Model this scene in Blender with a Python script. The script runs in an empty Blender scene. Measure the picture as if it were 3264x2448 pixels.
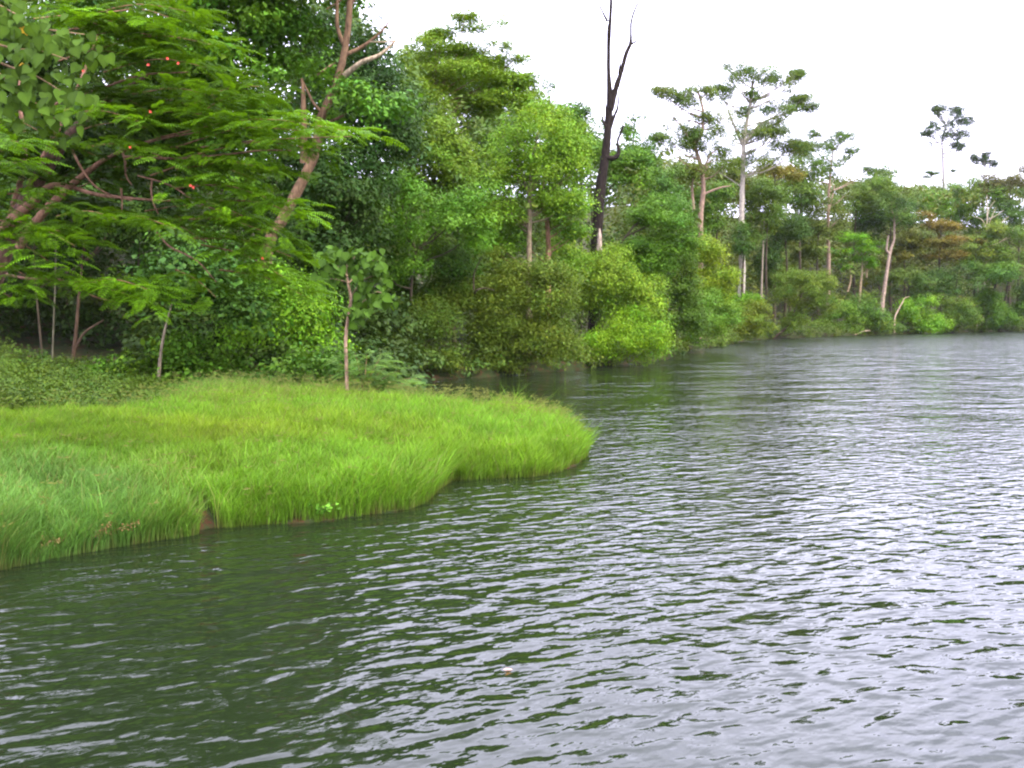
import bpy, math, random
import numpy as np
from mathutils import Vector, Matrix

random.seed(7)
HAZE = True
sc = bpy.context.scene
C = sc.collection

# ------------------------------------------------------------------ camera
CAM_H = 3.2
FPX = 3175.0                      # focal length in photo pixels (3264 wide)
PITCH = math.atan(224 / FPX)      # horizon at photo row 1000
cd = bpy.data.cameras.new("camera")
cam = bpy.data.objects.new("camera", cd)
C.objects.link(cam)
cam.location = (0, 0, CAM_H)
cam.rotation_euler = (math.radians(90) - PITCH, 0, 0)
cd.sensor_width = 36.0
cd.lens = 36.0 * FPX / 3264.0
cd.clip_start = 0.1
cd.clip_end = 6000
sc.camera = cam

# ------------------------------------------------------------------ sky, sun, exposure
SUN_AZ = math.radians(128)        # clockwise from +Y: right and behind the camera
SUN_EL = math.radians(48)
world = bpy.data.worlds.new("World")
sc.world = world
world.use_nodes = True
nt = world.node_tree
nt.nodes.clear()
out = nt.nodes.new("ShaderNodeOutputWorld")
bg = nt.nodes.new("ShaderNodeBackground")
bg.inputs["Strength"].default_value = 0.12
sky = nt.nodes.new("ShaderNodeTexSky")
sky.sky_type = 'NISHITA'
sky.sun_disc = False
sky.sun_elevation = SUN_EL
sky.sun_rotation = SUN_AZ
sky.air_density = 1.0
sky.dust_density = 2.0
tc = nt.nodes.new("ShaderNodeTexCoord")
mp = nt.nodes.new("ShaderNodeMapping")
mp.inputs["Scale"].default_value = (1.0, 1.0, 2.6)
nz = nt.nodes.new("ShaderNodeTexNoise")
nz.inputs["Scale"].default_value = 2.2
nz.inputs["Detail"].default_value = 5
nz.inputs["Roughness"].default_value = 0.55
cr = nt.nodes.new("ShaderNodeValToRGB")
cr.color_ramp.elements[0].position = 0.32
cr.color_ramp.elements[0].color = (11.2, 11.0, 15.0, 1)
cr.color_ramp.elements[1].position = 0.68
cr.color_ramp.elements[1].color = (20.0, 19.6, 25.0, 1)
mx = nt.nodes.new("ShaderNodeMix")
mx.data_type = 'RGBA'
mx.inputs[0].default_value = 0.93
nt.links.new(tc.outputs["Generated"], mp.inputs["Vector"])
nt.links.new(mp.outputs["Vector"], nz.inputs["Vector"])
nt.links.new(nz.outputs["Fac"], cr.inputs["Fac"])
nt.links.new(sky.outputs["Color"], mx.inputs[6])
nt.links.new(cr.outputs["Color"], mx.inputs[7])
sepz = nt.nodes.new("ShaderNodeSeparateXYZ")
nt.links.new(tc.outputs["Generated"], sepz.inputs[0])
gr = nt.nodes.new("ShaderNodeMapRange")
gr.inputs["From Min"].default_value = 0.0; gr.inputs["From Max"].default_value = 0.9
gr.inputs["To Min"].default_value = 0.72; gr.inputs["To Max"].default_value = 1.45
nt.links.new(sepz.outputs["Z"], gr.inputs["Value"])
vm = nt.nodes.new("ShaderNodeVectorMath"); vm.operation = 'SCALE'
nt.links.new(mx.outputs[2], vm.inputs[0]); nt.links.new(gr.outputs[0], vm.inputs["Scale"])
nt.links.new(vm.outputs[0], bg.inputs["Color"])
nt.links.new(bg.outputs["Background"], out.inputs["Surface"])

sd = bpy.data.lights.new("sun", 'SUN')
sd.energy = 3.0
sd.angle = math.radians(12)
sd.color = (1.0, 0.93, 0.8)
sun = bpy.data.objects.new("sun", sd)
C.objects.link(sun)
sdir = Vector((math.sin(SUN_AZ) * math.cos(SUN_EL), math.cos(SUN_AZ) * math.cos(SUN_EL), math.sin(SUN_EL)))
sun.rotation_euler = sdir.to_track_quat('Z', 'Y').to_euler()
sun.location = (30, -30, 60)

vs = sc.view_settings
vs.view_transform = 'Standard'
vs.look = 'None'
vs.gamma = 1.0
vs.use_curve_mapping = False
vs.exposure = 1.35
sc.cycles.max_bounces = 6
sc.cycles.diffuse_bounces = 3
sc.cycles.glossy_bounces = 3
sc.cycles.transmission_bounces = 4
sc.cycles.filter_width = 2.2

# ------------------------------------------------------------------ photo pixel -> world
cP, sP = math.cos(PITCH), math.sin(PITCH)
def W(px, py, Y):
    """world point seen at photo pixel (px,py) at forward distance Y"""
    dx = (px - 1632) / FPX
    u = (1224 - py) / FPX
    dy = cP + u * sP
    dz = -sP + u * cP
    t = Y / dy
    return np.array([dx * t, Y, CAM_H + dz * t])
def G(px, py, z=0.0):
    dx = (px - 1632) / FPX
    u = (1224 - py) / FPX
    dy = cP + u * sP
    dz = -sP + u * cP
    t = (z - CAM_H) / dz
    return np.array([dx * t, dy * t])

# ------------------------------------------------------------------ shoreline and terrain
main_px = [(3264, 1055), (3120, 1058), (2990, 1062), (2850, 1066), (2700, 1071), (2560, 1076), (2450, 1081), (2380, 1086), (2335, 1096),
           (2290, 1106), (2200, 1112), (2158, 1121), (2140, 1140), (2060, 1155), (1960, 1163), (1880, 1168),
           (1860, 1180), (1740, 1186), (1640, 1190), (1560, 1203), (1480, 1204), (1400, 1210), (1300, 1216)]
SHORE = [(520, 380), (260, 250)] + [tuple(G(*p)) for p in main_px]
PEN_BACK = [(-5.2, 42), (-5.0, 38), (-4.2, 34), (-2.6, 30.8), (-0.9, 29.6), (0.55, 28.8), (1.15, 27.6), (1.5, 25.4), (1.62, 23.8)]
pen_px = [(1862, 1452), (1825, 1480), (1770, 1503), (1690, 1518), (1560, 1524), (1430, 1530), (1385, 1560), (1345, 1600), (1290, 1622),
          (1150, 1640), (1010, 1660), (850, 1668), (700, 1680), (640, 1688), (600, 1706), (480, 1722), (300, 1752), (150, 1780), (0, 1812), (-300, 1860)]
PEN_FRONT = [tuple(G(*p)) for p in pen_px]
FAR = [(-14, 8.0), (-60, 2), (-400, -20), (-400, 900), (900, 900), (900, 600)]
LAND = np.array(SHORE + PEN_BACK + PEN_FRONT + FAR)
MAIN = np.array(SHORE + [(-5.2, 42), (-7.5, 39), (-11, 37), (-16, 34), (-30, 30), (-60, 26), (-400, 20)] + FAR[3:])

def sdist(P, poly):
    P = np.asarray(P, float)
    d2 = np.full(len(P), 1e18)
    inside = np.zeros(len(P), bool)
    n = len(poly)
    for i in range(n):
        a = poly[i]; b = poly[(i + 1) % n]
        e = b - a
        w = P - a
        t = np.clip((w @ e) / max(e @ e, 1e-9), 0, 1)
        q = w - t[:, None] * e
        d2 = np.minimum(d2, (q * q).sum(1))
        c1 = (a[1] > P[:, 1]) != (b[1] > P[:, 1])
        if abs(b[1] - a[1]) > 1e-9:
            xi = a[0] + (P[:, 1] - a[1]) * (b[0] - a[0]) / (b[1] - a[1])
            inside ^= c1 & (P[:, 0] < xi)
    d = np.sqrt(d2)
    return np.where(inside, d, -d)

def wob(x, y):
    return (np.sin(x * 1.9 + 1.3 * np.sin(y * .9)) * np.cos(y * 1.6 + .7) * .5 + np.sin(x * .57 + y * .41 + 1.0) * .6
            + np.sin(x * 4.3 - y * 3.1) * .18)

def T(x, y):
    x = np.atleast_1d(np.asarray(x, float)); y = np.atleast_1d(np.asarray(y, float))
    P = np.stack([x, y], 1)
    s = sdist(P, LAND) + .12 * wob(x * 1.4, y * 1.4)
    m = sdist(P, MAIN)
    z = np.where(s < 0, np.maximum(s * .45, -1.6), 0)
    z = np.where(s > 0, np.minimum(s * 0.9, 0.28) + np.clip((s - .3) * .14, 0, .42), z)
    z = z + np.where(s > .5, np.clip((s - .5) / 2, 0, 1) * .09 * wob(x * .8, y * .8), 0)
    mm = np.clip(m, 0, None)
    z = z + .10 * np.minimum(mm, 14) + .36 * np.clip(mm - 14, 0, 75) + .9 * wob(x * .12, y * .1) * np.clip((mm - 10) / 20, 0, 1)
    return z
def T1(x, y):
    return float(T(x, y)[0])

# ------------------------------------------------------------------ mesh helpers
def mesh_np(name, co, faces_flat, sizes, tint=None, smooth=False):
    me = bpy.data.meshes.new(name)
    co = np.asarray(co, np.float32)
    n = len(co)
    me.vertices.add(n)
    me.vertices.foreach_set("co", co.ravel())
    me.loops.add(len(faces_flat))
    me.loops.foreach_set("vertex_index", np.asarray(faces_flat, np.int32))
    sizes = np.asarray(sizes, np.int32)
    me.polygons.add(len(sizes))
    starts = np.concatenate([[0], np.cumsum(sizes)[:-1]]).astype(np.int32)
    me.polygons.foreach_set("loop_start", starts)
    if smooth:
        me.polygons.foreach_set("use_smooth", np.ones(len(sizes), bool))
    if tint is not None:
        a = me.color_attributes.new("tint", 'FLOAT_COLOR', 'POINT')
        t4 = np.ones((n, 4), np.float32)
        t4[:, :3] = tint
        a.data.foreach_set("color", t4.ravel())
    me.update(calc_edges=True)
    return me

def link(name, me, mat, parent=None, color=None, kind=None, label=None, cat=None, group=None, loc=None):
    o = bpy.data.objects.new(name, me)
    C.objects.link(o)
    if me is not None and mat is not None and not me.materials:
        me.materials.append(mat)
    if parent is not None:
        o.parent = parent
    if loc is not None:
        o.location = loc
    if color is not None:
        o.color = (*color, 1)
    for k, v in (("kind", kind), ("label", label), ("category", cat), ("group", group)):
        if v:
            o[k] = v
    return o

def empty(name, loc, label, cat, group=None, color=None):
    o = bpy.data.objects.new(name, None)
    C.objects.link(o)
    o.empty_display_size = .3
    o.location = tuple(loc)
    o["label"] = label
    o["category"] = cat
    if group:
        o["group"] = group
    return o

def smooth_path(pts, rad, n):
    """Catmull-Rom through pts"""
    pts = np.asarray(pts, float); rad = np.asarray(rad, float)
    if len(pts) < 3:
        t = np.linspace(0, 1, n)[:, None]
        return pts[0] * (1 - t) + pts[-1] * t, rad[0] * (1 - t[:, 0]) + rad[-1] * t[:, 0]
    P = np.vstack([2 * pts[0] - pts[1], pts, 2 * pts[-1] - pts[-2]])
    m = len(pts) - 1
    ts = np.linspace(0, m - 1e-6, n)
    i = ts.astype(int); f = (ts - i)[:, None]
    p0, p1, p2, p3 = P[i], P[i + 1], P[i + 2], P[i + 3]
    q = .5 * ((2 * p1) + (-p0 + p2) * f + (2 * p0 - 5 * p1 + 4 * p2 - p3) * f ** 2 + (-p0 + 3 * p1 - 3 * p2 + p3) * f ** 3)
    r = np.interp(ts, np.arange(m + 1), rad)
    return q, r

class Tubes:
    def __init__(self, seed=0):
        self.v = []; self.f = []; self.n = 0; self.rng = np.random.default_rng(seed)
    def add(self, pts, rad, n=None, sides=7, lump=.08):
        n = n or max(4, 3 * len(pts))
        p, r = smooth_path(pts, rad, n)
        tan = np.gradient(p, axis=0)
        tan /= np.linalg.norm(tan, axis=1)[:, None] + 1e-9
        ref = np.array([0.31, .95, 0.05]) if abs(tan[0, 1]) < .8 else np.array([1., 0, 0])
        a = np.cross(tan, ref); a /= np.linalg.norm(a, axis=1)[:, None] + 1e-9
        b = np.cross(tan, a)
        ang = np.linspace(0, 2 * np.pi, sides, endpoint=False)
        rr = r[:, None] * (1 + lump * self.rng.normal(size=(n, sides)))
        v = p[:, None, :] + rr[..., None] * (np.cos(ang)[None, :, None] * a[:, None, :] + np.sin(ang)[None, :, None] * b[:, None, :])
        base = self.n
        self.v.append(v.reshape(-1, 3))
        i = np.arange(n - 1)[:, None]; j = np.arange(sides)[None, :]
        j2 = (j + 1) % sides
        q = np.stack([i * sides + j, i * sides + j2, (i + 1) * sides + j2, (i + 1) * sides + j], -1).reshape(-1, 4) + base
        self.f.append(q)
        self.n += n * sides
    def mesh(self, name, origin=(0, 0, 0)):
        v = np.vstack(self.v) - np.asarray(origin)
        f = np.vstack(self.f)
        return mesh_np(name, v, f.ravel(), np.full(len(f), 4), smooth=True)

def unit(v):
    return v / (np.linalg.norm(v, axis=-1, keepdims=True) + 1e-9)

def rdir(rng, n):
    return unit(rng.normal(size=(n, 3)))

def leaf_mesh(name, pos, nor, ax, L, Wd, tint, origin, tri=False):
    """one folded rhombus per leaf, or a plain triangle for leaves far away"""
    n = len(pos)
    nor = unit(nor)
    ax = unit(ax - (ax * nor).sum(1, keepdims=True) * nor)
    side = np.cross(nor, ax)
    L = np.broadcast_to(L, (n,))[:, None]; Wd = np.broadcast_to(Wd, (n,))[:, None]
    base = pos - ax * L * .5
    tip = pos + ax * L * .5 - nor * L * .10
    if tri:
        k = np.where(np.arange(n) % 2 == 0, 1.0, -1.0)[:, None]
        v = np.stack([base - side * Wd * .25 * k, pos + side * Wd * .6 * k + nor * Wd * .15, tip - side * Wd * .2 * k], 1).reshape(-1, 3) - np.asarray(origin)
        return mesh_np(name, v, np.arange(n * 3), np.full(n, 3), tint=np.repeat(tint, 3, axis=0))
    l = pos - side * Wd * .5 + nor * Wd * .12
    r = pos + side * Wd * .5 + nor * Wd * .12
    v = np.stack([base, r, tip, l], 1).reshape(-1, 3) - np.asarray(origin)
    f = np.arange(n * 4)
    t = np.repeat(tint, 4, axis=0)
    return mesh_np(name, v, f, np.full(n, 4), tint=t)

def foliage(seed, cl, cr_, n, L, Wd=None, up=.6, droop=.2, spray=9, spray_r=.2, inner=.55, var=.12, low=.55):
    rng = np.random.default_rng(seed)
    cl = np.asarray(cl); cr_ = np.asarray(cr_)
    K = len(cl)
    wgt = (cr_[:, 0] * cr_[:, 2]) ** .9
    wgt = wgt / wgt.sum()
    ns = max(1, n // spray)
    k = rng.choice(K, ns, p=wgt)
    d = rdir(rng, ns)
    flip = (d[:, 2] < 0) & (rng.random(ns) > low)
    d[flip, 2] *= -1
    rr = inner + (1 - inner) * rng.random(ns) ** .6
    sp = cl[k] + d * rr[:, None] * cr_[k] * (1 + .16 * rng.normal(size=(ns, 1)))
    ci = rng.normal(size=(K,)) * var * .8
    cy = rng.normal(size=(K,)) * .07
    si = rng.normal(size=(ns,)) * var
    s = np.repeat(np.arange(ns), spray)
    N = len(s)
    pos = sp[s] + rng.normal(size=(N, 3)) * spray_r * np.array([1, 1, .65])
    dd = d[s]
    nor = dd * .7 + np.array([0, 0, up]) + rdir(rng, N) * .5
    ax = dd * .5 + rdir(rng, N) * .9 + np.array([0, 0, -droop])
    val = np.exp(ci[k][s] + si[s] + rng.normal(size=N) * var)
    yel = cy[k][s] + rng.normal(size=N) * .05
    tint = np.stack([val * (1 + yel * 1.6), val * (1 + yel * .3), val * (1 - yel)], 1)
    size = L * np.exp(rng.normal(size=N) * .2)
    return pos, nor, ax, size, (Wd or L * .62) * size / L, np.clip(tint, .05, 4)

def crown_clumps(rng, c, R, K, crad, irr=.25, flat=.75, shell=.45, zcut=-.55):
    kv = rng.normal(size=(5, 3)) * 2.0; ph = rng.random(5) * 6.28
    pts = []
    while len(pts) < K:
        d = rdir(rng, 1)[0]
        if d[2] < zcut and rng.random() < .85:
            continue
        e = 1 + irr * np.cos(kv @ d + ph).sum() / 1.6
        r = shell + (1 - shell) * rng.random() ** .7
        p = c + d * R * r * max(e, .35)
        if len(pts) > 4 and rng.random() < .7:
            q = np.array(pts)
            if (np.linalg.norm((q - p) / crad, axis=1) < .55).any():
                continue
        pts.append(p)
    pts = np.array(pts)
    rad = crad * np.exp(rng.normal(size=(K, 1)) * .25) * np.array([1, 1, flat])
    return pts, rad

# ------------------------------------------------------------------ materials
def new_mat(name):
    m = bpy.data.materials.new(name)
    m.use_nodes = True
    t = m.node_tree
    t.nodes.clear()
    o = t.nodes.new("ShaderNodeOutputMaterial")
    return m, t, o

def leaf_material(name, rough=.5, spec=.3, trans=.3, tcol=(1.25, 1.15, .5)):
    m, t, o = new_mat(name)
    oi = t.nodes.new("ShaderNodeObjectInfo")
    at = t.nodes.new("ShaderNodeAttribute"); at.attribute_name = "tint"
    mu = t.nodes.new("ShaderNodeMix"); mu.data_type = 'RGBA'; mu.blend_type = 'MULTIPLY'; mu.inputs[0].default_value = 1
    t.links.new(oi.outputs["Color"], mu.inputs[6]); t.links.new(at.outputs["Color"], mu.inputs[7])
    p = t.nodes.new("ShaderNodeBsdfPrincipled")
    p.inputs["Roughness"].default_value = rough
    p.inputs["Specular IOR Level"].default_value = spec
    t.links.new(mu.outputs[2], p.inputs["Base Color"])
    tr = t.nodes.new("ShaderNodeBsdfTranslucent")
    m2 = t.nodes.new("ShaderNodeMix"); m2.data_type = 'RGBA'; m2.blend_type = 'MULTIPLY'; m2.inputs[0].default_value = 1
    m2.inputs[7].default_value = (*tcol, 1)
    t.links.new(mu.outputs[2], m2.inputs[6]); t.links.new(m2.outputs[2], tr.inputs["Color"])
    ms = t.nodes.new("ShaderNodeMixShader"); ms.inputs[0].default_value = trans
    t.links.new(p.outputs[0], ms.inputs[1]); t.links.new(tr.outputs[0], ms.inputs[2])
    t.links.new(ms.outputs[0], o.inputs["Surface"])
    return m

LEAF = leaf_material("leaf", .6, .10, .22)
FEATHER = leaf_material("feathery_leaf", .6, .1, .4)
GRASS = leaf_material("grass_blade", .6, .12, .38, (1.2, 1.1, .5))
BIGLEAF = leaf_material("broad_leaf", .6, .05, .25)

def bark_material(name, streak=1.0, patch=None):
    m, t, o = new_mat(name)
    oi = t.nodes.new("ShaderNodeObjectInfo")
    ge = t.nodes.new("ShaderNodeNewGeometry")
    mpn = t.nodes.new("ShaderNodeMapping"); mpn.inputs["Scale"].default_value = (5, 5, 1.3)
    t.links.new(ge.outputs["Position"], mpn.inputs["Vector"])
    n1 = t.nodes.new("ShaderNodeTexNoise"); n1.inputs["Scale"].default_value = 2.2; n1.inputs["Detail"].default_value = 6
    n1.inputs["Roughness"].default_value = .65
    t.links.new(mpn.outputs[0], n1.inputs["Vector"])
    r = t.nodes.new("ShaderNodeValToRGB")
    r.color_ramp.elements[0].position = .3; r.color_ramp.elements[0].color = (.30, .28, .27, 1)
    r.color_ramp.elements[1].position = .7; r.color_ramp.elements[1].color = (1.7, 1.68, 1.62, 1)
    t.links.new(n1.outputs["Fac"], r.inputs["Fac"])
    mu = t.nodes.new("ShaderNodeMix"); mu.data_type = 'RGBA'; mu.blend_type = 'MULTIPLY'; mu.inputs[0].default_value = 1
    t.links.new(oi.outputs["Color"], mu.inputs[6]); t.links.new(r.outputs["Color"], mu.inputs[7])
    p = t.nodes.new("ShaderNodeBsdfPrincipled"); p.inputs["Roughness"].default_value = .9
    p.inputs["Specular IOR Level"].default_value = .06
    t.links.new(mu.outputs[2], p.inputs["Base Color"])
    b = t.nodes.new("ShaderNodeBump"); b.inputs["Strength"].default_value = .6; b.inputs["Distance"].default_value = .05
    t.links.new(n1.outputs["Fac"], b.inputs["Height"]); t.links.new(b.outputs[0], p.inputs["Normal"])
    t.links.new(p.outputs[0], o.inputs["Surface"])
    return m
BARK = bark_material("bark")

def soil_material():
    m, t, o = new_mat("soil")
    ge = t.nodes.new("ShaderNodeNewGeometry")
    n1 = t.nodes.new("ShaderNodeTexNoise"); n1.inputs["Scale"].default_value = 3.1; n1.inputs["Detail"].default_value = 10; n1.inputs["Roughness"].default_value = .7
    t.links.new(ge.outputs["Position"], n1.inputs["Vector"])
    r = t.nodes.new("ShaderNodeValToRGB")
    e = r.color_ramp.elements
    e[0].position = .35; e[0].color = (.014, .026, .007, 1)
    e[1].position = .62; e[1].color = (.045, .018, .010, 1)
    e2 = e.new(.5); e2.color = (.020, .028, .009, 1)
    t.links.new(n1.outputs["Fac"], r.inputs["Fac"])
    p = t.nodes.new("ShaderNodeBsdfPrincipled"); p.inputs["Roughness"].default_value = 1.0
    p.inputs["Specular IOR Level"].default_value = .05
    t.links.new(r.outputs["Color"], p.inputs["Base Color"])
    b = t.nodes.new("ShaderNodeBump"); b.inputs["Strength"].default_value = .8; b.inputs["Distance"].default_value = .08
    t.links.new(n1.outputs["Fac"], b.inputs["Height"]); t.links.new(b.outputs[0], p.inputs["Normal"])
    t.links.new(p.outputs[0], o.inputs["Surface"])
    return m
SOIL = soil_material()

def water_material():
    m, t, o = new_mat("lake_water")
    N = t.nodes.new; Lk = t.links.new
    ge = N("ShaderNodeNewGeometry")
    def noise(scale_xyz, rot, sc_, det, rough=.5, dist=0.0, off=(0, 0, 0)):
        a = N("ShaderNodeMapping"); a.vector_type = 'POINT'
        a.inputs["Rotation"].default_value = (0, 0, math.radians(rot))
        Lk(ge.outputs["Position"], a.inputs["Vector"])
        b = N("ShaderNodeMapping"); b.inputs["Scale"].default_value = scale_xyz; b.inputs["Location"].default_value = off
        Lk(a.outputs[0], b.inputs["Vector"])
        n = N("ShaderNodeTexNoise"); n.inputs["Scale"].default_value = sc_; n.inputs["Detail"].default_value = det
        n.inputs["Roughness"].default_value = rough; n.inputs["Distortion"].default_value = dist
        Lk(b.outputs[0], n.inputs["Vector"])
        return n.outputs["Fac"]
    def mth(op, a, b):
        n = N("ShaderNodeMath"); n.operation = op
        for i, v in enumerate((a, b)):
            if isinstance(v, (int, float)): n.inputs[i].default_value = v
            else: Lk(v, n.inputs[i])
        return n.outputs[0]
    # long crests run from lower left to upper right of the picture
    w1 = noise((.58, 1.0, 1), -33, 3.2, 1.0, .4, .35)
    w2 = noise((.55, 1.0, 1), -16, 6.2, 1.0, .4, .3, (7, 3, 0))
    w3 = noise((.6, 1.0, 1), -42, 14.0, 1.5, .5, .2, (1, 9, 0))
    gust = noise((1, 1.6, 1), -20, .16, 2, .5, 0, (3, 1, 0))
    g = N("ShaderNodeMapRange"); g.inputs["From Min"].default_value = .35; g.inputs["From Max"].default_value = .65
    g.inputs["To Min"].default_value = .75; g.inputs["To Max"].default_value = 1.25
    Lk(gust, g.inputs["Value"])
    # sheltered water left and close to the wooded shore is calmer
    sx = N("ShaderNodeSeparateXYZ"); Lk(ge.outputs["Position"], sx.inputs[0])
    shel = mth('SUBTRACT', sx.outputs["X"], mth('MULTIPLY', sx.outputs["Y"], .0))
    c = N("ShaderNodeMapRange"); c.inputs["From Min"].default_value = -5.5; c.inputs["From Max"].default_value = -.5
    c.inputs["To Min"].default_value = 1.25; c.inputs["To Max"].default_value = 1.0
    c.interpolation_type = 'SMOOTHSTEP'
    Lk(shel, c.inputs["Value"])
    small = mth('ADD', mth('MULTIPLY', w2, .024), mth('MULTIPLY', w3, .0065))
    far = N("ShaderNodeMapRange"); far.inputs["From Min"].default_value = 10; far.inputs["From Max"].default_value = 55
    far.inputs["To Min"].default_value = .060; far.inputs["To Max"].default_value = .022
    Lk(sx.outputs["Y"], far.inputs["Value"])
    w0 = noise((.5, 1.0, 1), -14, .8, 2.0, .55, .3, (5, 2, 0))
    fz = N("ShaderNodeMapRange"); fz.inputs["From Min"].default_value = 20; fz.inputs["From Max"].default_value = 90
    fz.inputs["To Min"].default_value = 0; fz.inputs["To Max"].default_value = .6
    Lk(sx.outputs["Y"], fz.inputs["Value"])
    small = mth('ADD', small, mth('MULTIPLY', w0, fz.outputs[0]))
    h = mth('ADD', mth('MULTIPLY', w1, far.outputs[0]), mth('MULTIPLY', small, c.outputs[0]))
    h = mth('MULTIPLY', h, mth('MULTIPLY', g.outputs[0], c.outputs[0]))
    b = N("ShaderNodeBump"); b.inputs["Strength"].default_value = 1.0; b.inputs["Distance"].default_value = 1.0
    Lk(h, b.inputs["Height"])
    p = N("ShaderNodeBsdfPrincipled")
    p.inputs["Base Color"].default_value = (.0068, .0112, .0040, 1)
    ro = N("ShaderNodeMapRange"); ro.inputs["From Min"].default_value = 18; ro.inputs["From Max"].default_value = 110
    ro.inputs["To Min"].default_value = .03; ro.inputs["To Max"].default_value = .19
    Lk(sx.outputs["Y"], ro.inputs["Value"])
    # the cove behind the point lies in the lee
    lee = N("ShaderNodeMapRange"); lee.inputs["From Min"].default_value = 0; lee.inputs["From Max"].default_value = 14
    lee.inputs["To Min"].default_value = .25; lee.inputs["To Max"].default_value = 1; lee.interpolation_type = 'SMOOTHSTEP'
    Lk(sx.outputs["X"], lee.inputs["Value"])
    Lk(mth('MULTIPLY', ro.outputs[0], lee.outputs[0]), p.inputs["Roughness"])
    p.inputs["IOR"].default_value = 1.333
    Lk(b.outputs[0], p.inputs["Normal"])
    Lk(p.outputs[0], o.inputs["Surface"])
    return m
WATER = water_material()

# ------------------------------------------------------------------ ground and water
def axis_vals(segs):
    v = []
    for a, b, n in segs:
        v += list(np.linspace(a, b, n, endpoint=False))
    v.append(segs[-1][1])
    return np.array(v)
xs = axis_vals([(-1500, -400, 4), (-400, -60, 20), (-60, -14, 24), (-14, 6, 90), (6, 40, 30), (40, 300, 70), (300, 900, 20), (900, 1800, 4)])
ys = axis_vals([(-800, -40, 4), (-40, 8, 12), (8, 34, 100), (34, 80, 50), (80, 330, 70), (330, 900, 20), (900, 2600, 5)])
X, Y = np.meshgrid(xs, ys)
Z = T(X.ravel(), Y.ravel())
nx, ny = len(xs), len(ys)
i = np.arange(ny - 1)[:, None]; j = np.arange(nx - 1)[None, :]
F = np.stack([i * nx + j, i * nx + j + 1, (i + 1) * nx + j + 1, (i + 1) * nx + j], -1).reshape(-1, 4)
link("ground", mesh_np("ground", np.stack([X.ravel(), Y.ravel(), Z], 1), F.ravel(), np.full(len(F), 4), smooth=True), SOIL, kind="structure")
wv = [(-1500, -800, 0), (1800, -800, 0), (1800, 2600, 0), (-1500, 2600, 0)]
link("water", mesh_np("water", wv, [0, 1, 2, 3], [4]), WATER, kind="structure")

# ------------------------------------------------------------------ colours (albedo)
BRIGHT = (.105, .200, .020)
LIGHT = (.090, .165, .026)
MID = (.055, .115, .020)
OLIVE = (.070, .105, .024)
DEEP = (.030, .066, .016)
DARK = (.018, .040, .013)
BLUEG = (.028, .062, .030)
ORANGE = (.150, .085, .022)
GREYG = (.065, .095, .040)
B_BROWN = (.17, .095, .06)
B_PALE = (.34, .27, .22)
B_GREY = (.24, .20, .17)
B_DARK = (.075, .05, .038)
B_BURNT = (.017, .013, .011)

GT = "trees on the wooded hillside above the lake"
GS = "shrubs overhanging the waterline"

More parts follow.
